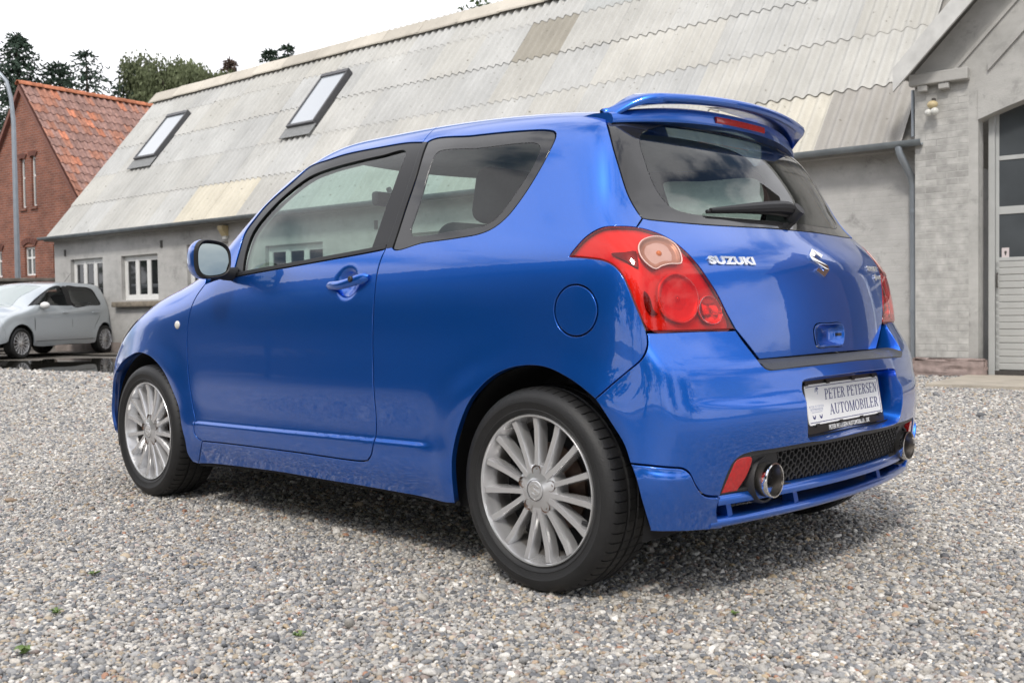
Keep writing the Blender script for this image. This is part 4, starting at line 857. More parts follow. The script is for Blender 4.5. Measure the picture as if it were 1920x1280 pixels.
def panel_data(loops, F, off=0.0, gap=.002, depth=.012, spacing=.022, roll=.0016, refine=None, extra=None, flange=True):
    loops = [np.asarray(L, float) for L in loops]
    D0 = loops[0] - ORG; D0 = D0 / np.linalg.norm(D0, axis=1, keepdims=True); e0 = D0.mean(0); e0 /= np.linalg.norm(e0)
    e1 = np.cross([0, 0, 1.0], e0) if abs(e0[2]) < .9 else np.array([0., 1, 0]); e1 -= e0 * (e1 @ e0); e1 /= np.linalg.norm(e1); e2 = np.cross(e0, e1)
    def uv(P): D = P - ORG; w = D @ e0; return np.stack([D @ e1 / w, D @ e2 / w], 1)
    pl, pn, ps = [], [], []
    for li, L in enumerate(loops):
        P = solve_dir(F, L - ORG, off); N = grad(F, P); T = np.roll(P, -1, 0) - np.roll(P, 1, 0); T /= np.linalg.norm(T, axis=1, keepdims=True) + 1e-12
        Sd = np.cross(T, N); Sd /= np.linalg.norm(Sd, axis=1, keepdims=True) + 1e-12
        q = uv(P); area = .5 * np.sum(q[:, 0] * np.roll(q[:, 1], -1) - np.roll(q[:, 0], -1) * q[:, 1])
        if (area < 0) != (li > 0): Sd = -Sd
        for _ in range(2): Sd = .25 * np.roll(Sd, 1, 0) + .5 * Sd + .25 * np.roll(Sd, -1, 0)
        Sd /= np.linalg.norm(Sd, axis=1, keepdims=True) + 1e-12
        P = solve_dir(F, P - Sd * (gap + roll) - ORG, off); pl.append(P); pn.append(N); ps.append(Sd)
    B = [uv(P) for P in pl]; allb = np.concatenate(B)
    lo, hi = allb.min(0), allb.max(0); Rm = np.linalg.norm(np.concatenate(pl) - ORG, axis=1).mean(); h = spacing / Rm
    gx, gy = np.arange(lo[0], hi[0], h), np.arange(lo[1], hi[1], h * .866)
    G = np.array([(x + (h / 2 if j % 2 else 0), y) for j, y in enumerate(gy) for x in gx]) if len(gx) and len(gy) else np.zeros((0, 2))
    if refine:
        for c, r, hh in refine:
            q = uv(np.array([c]))[0]; h3 = hh / np.linalg.norm(np.array(c) - ORG); k = int(r / hh); G = np.concatenate([G, np.array([(q[0] + a * h3, q[1] + b * h3) for a in range(-k, k + 1) for b in range(-k, k + 1)])])
    if extra is not None:
        X = uv(extra); 
        if len(G):
            kk = np.ones(len(G), bool)
            for i in range(0, len(X), 100): kk &= (np.linalg.norm(G[:, None] - X[None, i:i + 100], axis=2) > h * .3).all(1)
            G = G[kk]
        G = np.concatenate([G, X])
    if len(G):
        G = G[inpoly(G, B)]
        if len(G):
            keep = np.ones(len(G), bool)
            for i in range(0, len(allb), 60): keep &= (np.linalg.norm(G[:, None] - allb[None, i:i + 60], axis=2) > h * .42).all(1)
            G = G[keep]
    V2 = np.concatenate([allb, G]); E = []; k = 0
    for b in B: E += [(k + i, k + (i + 1) % len(b)) for i in range(len(b))]; k += len(b)
    r = delaunay_2d_cdt([Vector(v) for v in V2], E, [], 0, 1e-7)
    v2 = np.array([tuple(v) for v in r[0]]); tri = np.array([f for f in r[2]])
    cen = v2[tri].mean(1); tri = tri[inpoly(cen, B)]
    Dv = e0 + v2[:, :1] * e1 + v2[:, 1:] * e2; V3 = solve_dir(F, Dv, off)
    # keep exact boundary points: map original indices
    orig = {}
    for j, ov in enumerate(r[3]):
        for o in ov: orig[o] = j
    N3 = grad(F, V3)
    a, b, c = V3[tri[:, 0]], V3[tri[:, 1]], V3[tri[:, 2]]; fn = np.cross(b - a, c - a); flip = (fn * N3[tri[:, 0]]).sum(1) < 0; tri[flip] = tri[flip][:, ::-1]
    Vs, Ns, Fs = [V3], [N3], [tuple(t) for t in tri]
    if flange:
        k = 0; base = len(V3)
        for P, N, S in zip(pl, pn, ps):
            n = len(P); i0 = [orig[k + i] for i in range(n)]; k += n; N = grad(F, P)
            r1 = P + S * roll * .7 - N * roll * .3; r2 = P + S * roll - N * roll; r3 = r2 - N * depth
            for q, nn in ((r1, N + S), (r2, S), (r3, S)): Vs.append(q); Ns.append(nn / np.linalg.norm(nn, axis=1, keepdims=True))
            rows = [i0, list(range(base, base + n)), list(range(base + n, base + 2 * n)), list(range(base + 2 * n, base + 3 * n))]; base += 3 * n
            ct = np.cross(np.roll(P, -1, 0) - P, S); sg = (ct * N).sum(1).sum() > 0
            for ra, rb in zip(rows[:-1], rows[1:]):
                for i in range(n):
                    j = (i + 1) % n; Fs.append((ra[i], rb[i], rb[j], ra[j]) if sg == False else (ra[j], rb[j], rb[i], ra[i]))
    return np.concatenate(Vs), Fs, np.concatenate(Ns)
def panel(name, loops, F, mat, parent, mirror=False, label=None, **kw):
    V, Fs, N = panel_data(loops, F, **kw)
    o = mesh_obj(name, V, Fs, mat, parent, normals=N)
    if label: o['label'] = label
    if mirror:
        q = mesh_obj(name, V * [1, -1, 1], [f[::-1] for f in Fs], mat, parent, normals=N * [1, -1, 1]); return o, q
    return o
CV = {k: np.array(v, float) / 1000 for k, v in {'door_front': [[1893, 805, 952], [1946, 814, 907], [1977, 822, 863], [1995, 829, 812], [2003, 832, 767], [2009, 833, 698], [2007, 834, 644], [1989, 839, 551], [1971, 841, 484], [1954, 842, 428], [1927, 844, 372], [1923, 844, 329], [1907, 841, 310], [1873, 838, 297]],
'door_bottom': [[1873, 838, 297], [1600, 844, 306], [1185, 849, 313], [785, 849, 317], [752, 850, 322]],
'door_rear': [[752, 850, 322], [729, 851, 344], [718, 850, 379], [710, 848, 419], [711, 846, 475], [717, 847, 536], [722, 846, 588], [725, 844, 699], [722, 842, 797], [722, 836, 869], [724, 823, 943], [719, 810, 995], [708, 796, 1037]],
'door_rear_up': [[708, 796, 1037], [701, 773, 1095], [687, 728, 1218], [682, 687, 1315], [703, 623, 1416]],
'belt': [[708, 796, 1037], [791, 798, 1030], [1207, 808, 1002], [1612, 812, 976], [1661, 811, 972]],
'frame_outer': [[1661, 811, 972], [1673, 775, 1081], [1678, 740, 1160], [1639, 718, 1213], [1600, 697, 1259], [1474, 666, 1336], [1432, 643, 1372], [1408, 615, 1403], [1339, 619, 1413], [1275, 622, 1417], [1146, 614, 1429], [947, 612, 1430], [802, 614, 1427], [703, 623, 1416]],
'glass_door': [[1602, 810, 982], [1625, 774, 1087], [1613, 746, 1162], [1524, 713, 1251], [1432, 687, 1311], [1337, 665, 1356], [1239, 656, 1374], [1102, 648, 1386], [911, 642, 1394], [780, 641, 1394], [764, 698, 1292], [777, 742, 1179], [786, 773, 1097], [792, 797, 1034]],
'rear_aperture_top': [[703, 623, 1416], [704, 609, 1431], [708, 586, 1451], [732, 530, 1481]],
'qwin': [[676, 626, 1413], [447, 624, 1405], [224, 619, 1392], [126, 618, 1382], [87, 623, 1370], [73, 636, 1351], [76, 675, 1288], [100, 710, 1216], [131, 737, 1156], [167, 760, 1107], [210, 774, 1077], [261, 782, 1062], [362, 787, 1054], [516, 791, 1048], [670, 795, 1038], [662, 750, 1157], [652, 701, 1284]],
'qclear': [[588, 659, 1364], [381, 659, 1353], [141, 651, 1340], [118, 658, 1325], [116, 681, 1282], [132, 705, 1234], [164, 731, 1175], [199, 756, 1120], [239, 769, 1092], [300, 773, 1085], [412, 778, 1080], [528, 781, 1075], [588, 779, 1079], [600, 774, 1094], [591, 732, 1206], [596, 672, 1342]],
'hatch_left': [[38, 422, 1451], [-68, 562, 1385], [-122, 605, 1311], [-165, 627, 1231], [-205, 642, 1153], [-241, 649, 1103], [-264, 652, 1078]],
'hatch_left2': [[-264, 652, 1078], [-270, 672, 1065], [-276, 695, 1050]],
'lamp_top': [[-115, 799, 973], [-130, 791, 993], [-155, 777, 1023], [-181, 764, 1042], [-208, 752, 1052], [-244, 731, 1053], [-276, 695, 1050]],
'lamp_in': [[-276, 695, 1050], [-299, 666, 1041], [-323, 638, 1027], [-348, 617, 1007], [-384, 597, 969], [-414, 569, 916], [-433, 537, 862], [-447, 509, 806], [-457, 480, 760]],
'lamp_bot': [[-457, 480, 760], [-423, 640, 760], [-365, 775, 761]],
'lamp_low': [[-365, 775, 761], [-356, 780, 789], [-336, 787, 837], [-317, 789, 880], [-297, 789, 914], [-271, 790, 940], [-238, 792, 956], [-188, 795, 965], [-115, 799, 973]],
'lamp_clear': [[-313, 738, 992], [-309, 718, 1009], [-311, 694, 1018], [-319, 664, 1023], [-330, 640, 1019], [-348, 624, 1005], [-365, 623, 987], [-377, 629, 967], [-385, 641, 947], [-374, 680, 944], [-367, 708, 938], [-361, 728, 930], [-344, 744, 945], [-327, 748, 966]],
'lamp_big': [[-378, 739, 849], [-375, 724, 892], [-382, 689, 917], [-392, 655, 919], [-405, 624, 901], [-416, 606, 872], [-422, 609, 830], [-422, 630, 797], [-414, 665, 781], [-402, 704, 788], [-388, 732, 809]],
'lamp_small': [[-422, 614, 823], [-422, 600, 848], [-425, 576, 858], [-432, 551, 854], [-439, 531, 832], [-444, 523, 805], [-444, 539, 782], [-439, 566, 775], [-431, 595, 783], [-426, 612, 801]],
'lamp_dark_a': [[-254, 781, 977], [-287, 768, 980], [-315, 747, 981], [-326, 755, 958], [-334, 762, 935], [-301, 775, 953]],
'lamp_dark_b': [[-355, 765, 872], [-366, 756, 855], [-376, 752, 820], [-384, 741, 807], [-372, 760, 808], [-361, 769, 828]],
'bump_seam': [[-366, 774, 758], [-368, 774, 726], [-358, 783, 692], [-323, 802, 656], [-269, 825, 608], [-234, 836, 578]],
'arch_rear': [[-234, 836, 578], [-188, 838, 607], [-146, 839, 629], [-64, 841, 658], [12, 844, 663], [90, 848, 650], [160, 854, 618], [233, 860, 554], [287, 859, 469], [315, 862, 383], [320, 861, 316], [328, 844, 224]],
'sill_bot': [[328, 844, 224], [420, 838, 220], [572, 831, 223], [811, 831, 223], [1005, 831, 221], [1327, 831, 219], [1759, 821, 204], [1963, 818, 189]],
'arch_front': [[2000, 823, 193], [2020, 836, 227], [2018, 852, 305], [2053, 853, 410], [2111, 849, 492], [2177, 848, 561], [2265, 842, 612], [2365, 834, 643], [2482, 824, 652], [2603, 809, 632], [2748, 778, 597], [2864, 754, 551], [2947, 732, 491], [2995, 719, 412]],
'silroof': [[1813, 725, 1107], [1723, 707, 1189], [1629, 678, 1269], [1533, 642, 1341], [1440, 610, 1407], [1394, 592, 1430], [1321, 564, 1457], [1251, 534, 1475], [1175, 510, 1486], [1082, 502, 1493], [985, 501, 1495], [891, 498, 1495], [773, 494, 1492], [586, 489, 1489], [430, 481, 1483], [287, 470, 1472], [154, 456, 1460], [41, 424, 1452]],
'glass_bot': [[-264, 652, 1078], [-272, 639, 1075], [-320, 497, 1067], [-355, 330, 1065], [-379, 126, 1064]],
'hatch_low': [[-457, 480, 760], [-477, 385, 671]],
'hatch_bottom': [[-477, 385, 671], [-503, 96, 675], [-504, -83, 678]],
'fuel': [[-230, 815, 820], [-226, 818, 792], [-211, 820, 769], [-187, 823, 753], [-160, 825, 748], [-131, 827, 753], [-106, 828, 769], [-89, 828, 793], [-82, 827, 821], [-86, 824, 849], [-101, 821, 873], [-124, 817, 889], [-152, 814, 893], [-181, 813, 887], [-206, 813, 871], [-223, 814, 847]],
'b_lampbot': [[-464, 491, 758], [-422, 639, 759], [-366, 774, 758]],
'b_seam': [[-366, 774, 758], [-374, 782, 727], [-368, 796, 693], [-330, 812, 657], [-275, 832, 609], [-240, 843, 579]],
'b_arch': [[-240, 843, 579], [-286, 836, 518], [-325, 828, 460], [-342, 824, 411]],
'b_skirtseam': [[-342, 824, 411], [-392, 806, 408], [-445, 765, 402], [-458, 747, 399], [-465, 731, 388], [-471, 710, 353], [-475, 687, 327], [-480, 665, 317], [-491, 621, 311]],
'b_insert': [[-491, 621, 311], [-501, 615, 347], [-514, 595, 399], [-522, 574, 417], [-531, 545, 425], [-555, 443, 428], [-580, 310, 432]],
'b_side': [[-464, 491, 758], [-494, 482, 715], [-531, 465, 662], [-536, 457, 653], [-542, 439, 647]],
'b_pad': [[-542, 439, 647], [-565, 311, 650], [-583, 150, 653], [-587, 71, 655]],
'b_pocket': [[-594, 125, 616], [-578, 291, 611], [-575, 312, 606], [-577, 319, 585], [-584, 320, 509], [-584, 310, 465], [-585, 297, 456], [-601, 154, 457]],
'skirt_arch': [[-342, 824, 411], [-358, 821, 359], [-366, 815, 318], [-379, 794, 238]],
'skirt_bot': [[-378, 793, 233], [-419, 755, 230], [-446, 695, 225], [-472, 591, 218]],
'skirt_open': [[-491, 621, 311], [-483, 627, 289], [-475, 615, 252], [-473, 588, 223]],
'reflector': [[-494, 616, 316], [-513, 593, 385], [-519, 581, 408], [-534, 527, 410], [-525, 534, 361], [-509, 560, 317]]}.items()}

CREASE = np.array([(x, float(Ys0(np.array(x), np.array(.37))), .372 + .018 * (1.9 - x) + dz) for x in np.arange(.38, 2.01, .014) for dz in (-.021, -.016, -.011, -.006, -.001, .004, .009, .014, .020)])
# ------------------------------------------------------------------ car materials
def mat_paint(name, col, metal=.55, rough=.34, dust=False):
    m, n, l, b = new_mat(name); b.inputs['Base Color'].default_value = (*col, 1); b.inputs['Metallic'].default_value = metal; b.inputs['Roughness'].default_value = rough
    b.inputs['Coat Weight'].default_value = 1.0; b.inputs['Coat Roughness'].default_value = .012; b.inputs['Coat IOR'].default_value = 1.62
    tc = n.new('ShaderNodeTexCoord')
    t = n.new('ShaderNodeTexNoise'); t.inputs['Scale'].default_value = 900; t.inputs['Detail'].default_value = 2; l.new(tc.outputs['Object'], t.inputs['Vector'])
    mr = n.new('ShaderNodeMapRange'); mr.inputs['From Min'].default_value = .35; mr.inputs['From Max'].default_value = .65; mr.inputs['To Min'].default_value = .88; mr.inputs['To Max'].default_value = 1.12; l.new(t.outputs['Fac'], mr.inputs['Value'])
    mul = n.new('ShaderNodeVectorMath'); mul.operation = 'SCALE'; mul.inputs[0].default_value = col; l.new(mr.outputs[0], mul.inputs['Scale']); l.new(mul.outputs[0], b.inputs['Base Color'])
    if dust:                                                        # road dust thrown up over the sills and behind the wheels
        sz = n.new('ShaderNodeSeparateXYZ'); l.new(tc.outputs['Object'], sz.inputs[0]); dn = n.new('ShaderNodeTexNoise'); dn.inputs['Scale'].default_value = 9; dn.inputs['Detail'].default_value = 9; dn.inputs['Roughness'].default_value = .7; l.new(tc.outputs['Object'], dn.inputs['Vector'])
        dz = n.new('ShaderNodeMapRange'); dz.inputs['From Min'].default_value = .52; dz.inputs['From Max'].default_value = .18; dz.inputs['To Max'].default_value = .13; l.new(sz.outputs['Z'], dz.inputs['Value'])
        dm = n.new('ShaderNodeMapRange'); dm.inputs['From Min'].default_value = .35; dm.inputs['From Max'].default_value = .7; l.new(dn.outputs['Fac'], dm.inputs['Value']); dp = n.new('ShaderNodeMath'); dp.operation = 'MULTIPLY'; l.new(dz.outputs[0], dp.inputs[0]); l.new(dm.outputs[0], dp.inputs[1])
        dx = n.new('ShaderNodeMix'); dx.data_type = 'RGBA'; dx.inputs['B'].default_value = (.30, .285, .26, 1); l.new(dp.outputs[0], dx.inputs['Factor']); l.new(mul.outputs[0], dx.inputs['A']); l.new(dx.outputs['Result'], b.inputs['Base Color'])
    # faint road film towards the coat
    t2 = n.new('ShaderNodeTexNoise'); t2.inputs['Scale'].default_value = 7; t2.inputs['Detail'].default_value = 8; l.new(tc.outputs['Object'], t2.inputs['Vector'])
    r2 = n.new('ShaderNodeMapRange'); r2.inputs['From Min'].default_value = .4; r2.inputs['From Max'].default_value = .75; r2.inputs['To Min'].default_value = .008; r2.inputs['To Max'].default_value = .018; l.new(t2.outputs['Fac'], r2.inputs['Value']); l.new(r2.outputs[0], b.inputs['Coat Roughness'])
    t3 = n.new('ShaderNodeTexNoise'); t3.inputs['Scale'].default_value = 60; t3.inputs['Detail'].default_value = 1; l.new(tc.outputs['Object'], t3.inputs['Vector'])
    bp = n.new('ShaderNodeBump'); bp.inputs['Strength'].default_value = .016; bp.inputs['Distance'].default_value = .004; l.new(t3.outputs['Fac'], bp.inputs['Height']); l.new(bp.outputs[0], b.inputs['Coat Normal'])
    return m
MT['blue'] = mat_paint('blue_metallic_paint', (.005, .118, .56), .78, .32, dust=True)
MT['blacktrim'] = pbr('black_gloss_trim', (.010, .010, .011), .3, spec=.35)
MT['rubber'] = pbr('black_rubber', (.012, .012, .013), .5, bump=.05, bscale=300)
MT['plastic'] = pbr('black_plastic', (.028, .028, .03), .5, noise=.1, nscale=90, bump=.12, bscale=500)
MT['pad'] = pbr('grained_grey_plastic', (.045, .047, .05), .5, bump=.25, bscale=700)
MT['frit'] = pbr('black_glass_border', (.018, .018, .019), .03, spec=.6, coat=.2)
MT['glass'] = thin_glass('side_glass', (.70, .82, .78), 1.0, 0.0, 1.5)
MT['rglass'] = thin_glass('rear_glass', (.62, .72, .70), 1.0, 0.0, 1.62)
MT['redlens'] = thin_glass('red_lens', (.96, .13, .10), 1.0, .02, 1.5)
MT['clearlens'] = thin_glass('clear_lens', (.9, .88, .84), 1.0, .02, 1.5)
MT['housing'] = pbr('lamp_housing', (.72, .70, .68), .32, .25)
MT['chrome'] = pbr('chrome', (.86, .86, .85), .08, 1.0)
MT['indlens'] = thin_glass('indicator_lens', (.86, .66, .60), 1.0, .03, 1.5)
MT['indbowl'] = pbr('indicator_reflector', (.50, .36, .28), .35, .3)
MT['lampdark'] = pbr('dark_lamp_divider', (.10, .03, .03), .4)
MT['palerim'] = pbr('pale_lens_rim', (.80, .55, .50), .2)
MT['badge'] = pbr('badge_chrome', (.88, .88, .88), .22, .7)
MT['amber'] = pbr('amber_bulb', (.75, .28, .03), .25)
MT['liner'] = pbr('black_liner', (.008, .008, .009), .9)
MT['trimgrey'] = pbr('grey_interior_trim', (.30, .31, .30), .75, noise=.08, nscale=40)
MT['seat'] = pbr('charcoal_seat_cloth', (.028, .029, .032), .9, noise=.25, nscale=70, bump=.3, bscale=400)
MT['dash'] = pbr('dark_dashboard', (.03, .031, .034), .6)
MT['alloy'] = pbr('silver_alloy', (.68, .68, .685), .22, .72, noise=.02, nscale=20)
MT['alloyin'] = pbr('shaded_alloy_barrel', (.17, .16, .15), .5, .5, noise=.3, nscale=18)  # barrel colour darkened to paint in the shade between the spokes
MT['disc'] = pbr('rusty_brake_disc', (.085, .055, .042), .55, .5, noise=.4, nscale=25)
MT['rustbolt'] = pbr('rusty_nut', (.10, .055, .035), .7, .3, noise=.3, nscale=200)
MT['tyre'] = pbr('tyre_rubber', (.013, .013, .0135), .55, noise=.25, nscale=12, bump=.15, bscale=220)
MT['steel'] = pbr('sooty_steel', (.33, .31, .29), .28, .95, noise=.2, nscale=30)
MT['soot'] = pbr('soot', (.010, .009, .008), .8)
MT['reflred'] = pbr('red_reflector', (.50, .012, .014), .2, coat=.8, noise=.2, nscale=120)
MT['mirrorg'] = pbr('mirror_glass', (.34, .385, .375), .015, 1.0)
MT['platew'] = pbr('white_plate', (.90, .90, .90), .35)
MT['ink'] = pbr('navy_print', (.03, .035, .16), .5)
MT['inkw'] = pbr('white_print', (.75, .75, .75), .5)
MT['holder'] = pbr('black_plate_holder', (.012, .012, .012), .3, coat=.3)
MT['white'] = MT['white']

# ------------------------------------------------------------------ the blue hatchback
car = thing('hatchback_car', 'shiny blue three door hatchback with a roof spoiler parked on the gravel', 'car', (0, 0, 0))
C_ = CV
T_belt = C_['belt']
hl = C_['hatch_left'].copy(); hl[0] = [-.035, .515, 1.432]
def on(F, pts): return solve_dir(F, np.asarray(pts, float) - ORG)
# upper edge of the side, a little inboard of the silhouette
ditch = C_['silroof'].copy(); ditch[:, 1] -= .035; ditch = on(hull, ditch)
b_i = int(np.argmin(np.abs(C_['silroof'][:, 0] - .773))); a_end = 4                 # split points: B pillar, windscreen top corner
apt = C_['rear_aperture_top']
ditch_rear = np.concatenate([[ditch[b_i]], ditch[b_i + 1:-1], [on(hull, [[-.03, .40, 1.455]])[0]]])
seam_b = np.concatenate([apt, [ditch[b_i]]])
P_fr0 = C_['belt'][-1]
pillar_base = on(hull, [[1.90, .775, .985], [2.0, .735, .99]])
# door
door_loop = chain(C_['door_rear'], C_['belt'], np.array([C_['belt'][-1], [1.78, .806, .968], C_['door_front'][0]]), C_['door_front'], C_['door_bottom'])
doorL, doorR = panel('door', [door_loop], hull, MT['blue'], car, mirror=True, spacing=.02, refine=[((.886, .83, .926), .08, .0055)], extra=CREASE, gap=.0032)
# body side: sill, quarter, rear pillar
sill_front = np.array([C_['sill_bot'][-1], [1.925, .833, .24], C_['door_front'][-1]])
body_loop = chain(sill_front, C_['door_bottom'], C_['door_rear'], C_['door_rear_up'], seam_b, ditch_rear, np.array([ditch_rear[-1], hl[0]]), hl, C_['hatch_left2'],
                  C_['lamp_top'][::-1], C_['lamp_low'][::-1], C_['bump_seam'], C_['arch_rear'], C_['sill_bot'])
qw = catmull(C_['qwin'], closed=True); fl_ = catmull(C_['fuel'], closed=True, step=.008)
bodyL = panel('body_side', [body_loop, qw, fl_], hull, MT['blue'], car, spacing=.02, depth=.02, extra=CREASE)
bodyR = panel('body_side', [mir(body_loop), mir(qw)], hull, MT['blue'], car, spacing=.02, depth=.02)
panel('fuel_flap', [fl_], hull, MT['blue'], car, spacing=.02, off=.0006, gap=.0032)
panel('flap_recess', [fl_], hull, MT['liner'], bodyL, off=-.016, spacing=.03, gap=-.01, flange=False)
# front rail with the windscreen pillar
wtop = ditch[:a_end + 1]
rail_loop = chain(C_['frame_outer'], apt, np.array([apt[-1], ditch[b_i]]), ditch[a_end:b_i + 1][::-1], wtop[::-1], np.array([wtop[0], pillar_base[1], pillar_base[0]]), np.array([pillar_base[0], P_fr0]))
panel('roof_rail', [rail_loop], hull, MT['blue'], car, mirror=True, spacing=.022, gap=.001)
# roof, windscreen, bonnet
header = on(hull, [[ditch[a_end][0] + .10 * (1 - t * t), ditch[a_end][1] * t, 1.6] for t in np.linspace(1, -1, 13)])
rear_edge = on(hull, [[-.03 - .10 * (1 - (t * t)), .40 * t, 1.455 + .02 * (1 - t * t)] for t in np.linspace(1, -1, 11)])
rail_all = np.concatenate([ditch[a_end:b_i], ditch_rear])
roof_loop = chain(rail_all[::-1], header, mir(rail_all)[::-1], rear_edge[::-1]) if False else chain(header[::-1], rail_all, rear_edge, mir(rail_all))
panel('roof', [roof_loop], hull, MT['blue'], car, spacing=.035, gap=.001)
cowl = on(hull, [[2.0 + .2 * (1 - t * t), .735 * t, 1.02] for t in np.linspace(1, -1, 15)])
screen_loop = chain(header, mir(wtop)[::-1] if False else (wtop * [1, -1, 1])[::-1], np.array([wtop[0] * [1, -1, 1], pillar_base[1] * [1, -1, 1]]), cowl[::-1], np.array([pillar_base[1], wtop[0]]), wtop)
panel('windscreen', [screen_loop], hull, MT['glass'], car, spacing=.05, off=-.003, flange=False)
hood_e = on(hull, [[2.04, .70, 1.0], [2.3, .70, .97], [2.55, .66, .92], [2.75, .60, .86], [2.92, .50, .78]])
nose_e = on(hull, [[2.92 + .08 * (1 - t * t), .50 * t, .78] for t in np.linspace(1, -1, 9)])
panel('bonnet', [chain(cowl, hood_e * [1, -1, 1], nose_e[::-1], hood_e[::-1])], hull, MT['blue'], car, spacing=.045)
# front wing and front bumper
fsplit = on(hull, [[2.88, .75, .58], [2.94, .70, .66], [2.955, .6, .72], [2.92, .50, .78]])
wing_top = np.concatenate([[C_['door_front'][0]], on(hull, [[1.93, .80, .972]]), [pillar_base[0]], [hood_e[0]]])
af = C_['arch_front']; ia = int(np.argmin(np.abs(af[:, 0] - 2.864)))
wing_loop = chain(np.array([C_['door_front'][0], pillar_base[0], hood_e[0]]), hood_e, fsplit[::-1], np.array([fsplit[0], af[ia]]), af[:ia + 1][::-1], np.array([af[0], C_['sill_bot'][-1]]), sill_front, C_['door_front'][::-1])
panel('front_wing', [wing_loop], hull, MT['blue'], car, mirror=True, spacing=.022, depth=.02)
fb_bot = on(hull, [[2.99, .70, .25], [3.06, .55, .2], [3.13, .25, .19], [3.15, .0, .19]])
fb = np.concatenate([af[ia:], fb_bot[:1]])
fb_loop = chain(fb, fb_bot, np.concatenate([fb_bot[:-1] * [1, -1, 1]])[::-1] if False else (np.concatenate([fb_bot[-1:], (fb_bot[:-1] * [1, -1, 1])[::-1]])), mir(fb), np.array([af[ia], fsplit[0]])[::1] * [1, -1, 1], fsplit * [1, -1, 1], nose_e[::-1], fsplit[::-1], np.array([fsplit[0], af[ia]]))
panel('front_bumper', [fb_loop], hull, MT['blue'], car, spacing=.035)
hlp = on(hull, [[2.72, .78, .80], [2.86, .735, .70], [2.95, .67, .655], [3.02, .55, .66], [3.0, .48, .74], [2.90, .60, .80], [2.80, .70, .835]])
panel('headlight', [catmull(hlp, closed=True)], hull, MT['clearlens'], car, mirror=True, off=.004, spacing=.03, depth=.004)
panel('headlight_bowl', [catmull(hlp, closed=True)], hull, MT['housing'], car, mirror=True, off=.002, spacing=.05, gap=.004, flange=False)
# door frame and glass
gl_ = catmull(C_['glass_door'], closed=False); gl_ = np.concatenate([gl_, catmull(np.array([C_['glass_door'][-1], C_['glass_door'][0]]))[1:-1]])
dfr = chain(C_['door_rear_up'], C_['frame_outer'][::-1], C_['belt'][::-1])
frL, frR = panel('door_frame', [dfr, gl_], hull, MT['blacktrim'], car, mirror=True, off=-.004, spacing=.03, gap=.0005)
panel('door_glass', [gl_], hull, MT['glass'], car, mirror=True, off=-.011, spacing=.05, gap=-.006, flange=False)
bs = catmull(np.array([C_['belt'][0], C_['belt'][1], C_['belt'][2], C_['belt'][3], C_['belt'][4]])); bso = bs + [0, 0, .018]
panel('belt_moulding', [chain(bs, bso[::-1])], hull, MT['rubber'], car, mirror=True, off=.002, spacing=.03, gap=0.0005, depth=.008)
# quarter window: black glass border and clear middle; black post beside the door
qc = catmull(C_['qclear'], closed=True)
panel('window_border', [qw, qc], hull, MT['frit'], car, mirror=True, off=-.0035, spacing=.03, gap=.0015, depth=.003)
panel('quarter_glass', [qc], hull, MT['glass'], car, mirror=True, off=-.0045, spacing=.05, gap=-.003, flange=False)
post = chain(C_['door_rear_up'], np.array([C_['door_rear_up'][-1], C_['qwin'][0]]), np.array([C_['qwin'][0], C_['qwin'][-1], C_['qwin'][-2], C_['qwin'][-3]]), np.array([C_['qwin'][-3], C_['door_rear_up'][0]]))
panel('post_trim', [post], hull, MT['blacktrim'], car, mirror=True, off=.0008, spacing=.03, gap=.0008, depth=.003)
# tailgate
def mid0(curve, F, z):                                               # point on the centre line at height z
    return solve_axis(F, [[.2, 0, z]], 0, -1)[0]
gb = C_['glass_bot'].copy(); gb = np.concatenate([gb[:4], [mid0(hull, hull, 1.066)]])
hb_ = np.concatenate([C_['hatch_bottom'][:1], on(hull, [[-.49, .2, .674]]), [mid0(0, hull, .676)]])
half = chain(gb[::-1], C_['hatch_left2'], C_['lamp_in'], C_['hatch_low'], hb_)
tail_loop = np.concatenate([half, mir(half)[1:-1]])
hr_c = np.array([-.503, 0, .735])
hrec = on(hull, [[-.5, y, z] for y, z in ((.085, .765), (0, .768), (-.085, .765), (-.10, .75), (-.095, .71), (-.085, .698), (0, .696), (.085, .698), (.095, .71), (.10, .75))])
tailgate = panel('tailgate', [tail_loop, catmull(hrec, closed=True, step=.008)], hull, MT['blue'], car, spacing=.022)
gz = 1.425
gtop = on(hull, [[-.1, .52 * t, 1.435] for t in np.linspace(1, 0, 9)])
ghalf = chain(gb[::-1], hl[::-1][:-1], np.concatenate([hl[1:2], gtop]))
g_loop = np.concatenate([ghalf, mir(ghalf)[1:-1]])
cl = on(hull, np.array([[-.13, .36, 1.40], [-.155, .50, 1.345], [-.20, .535, 1.26], [-.25, .545, 1.18], [-.29, .525, 1.125], [-.315, .47, 1.108], [-.345, .3, 1.10], [-.372, 0, 1.10]]) + 0)
chalf = chain(np.array([on(hull, [[-.16, 0, 1.405]])[0], cl[0]]), cl); c_loop = np.concatenate([chalf, mir(chalf)[1:-1]])
rw = panel('rear_window', [g_loop, c_loop], hull, MT['frit'], car, off=-.002, spacing=.03, gap=.0025, depth=.006)
panel('rear_glass', [c_loop], hull, MT['rglass'], rw, off=-.003, spacing=.04, gap=-.003, flange=False)
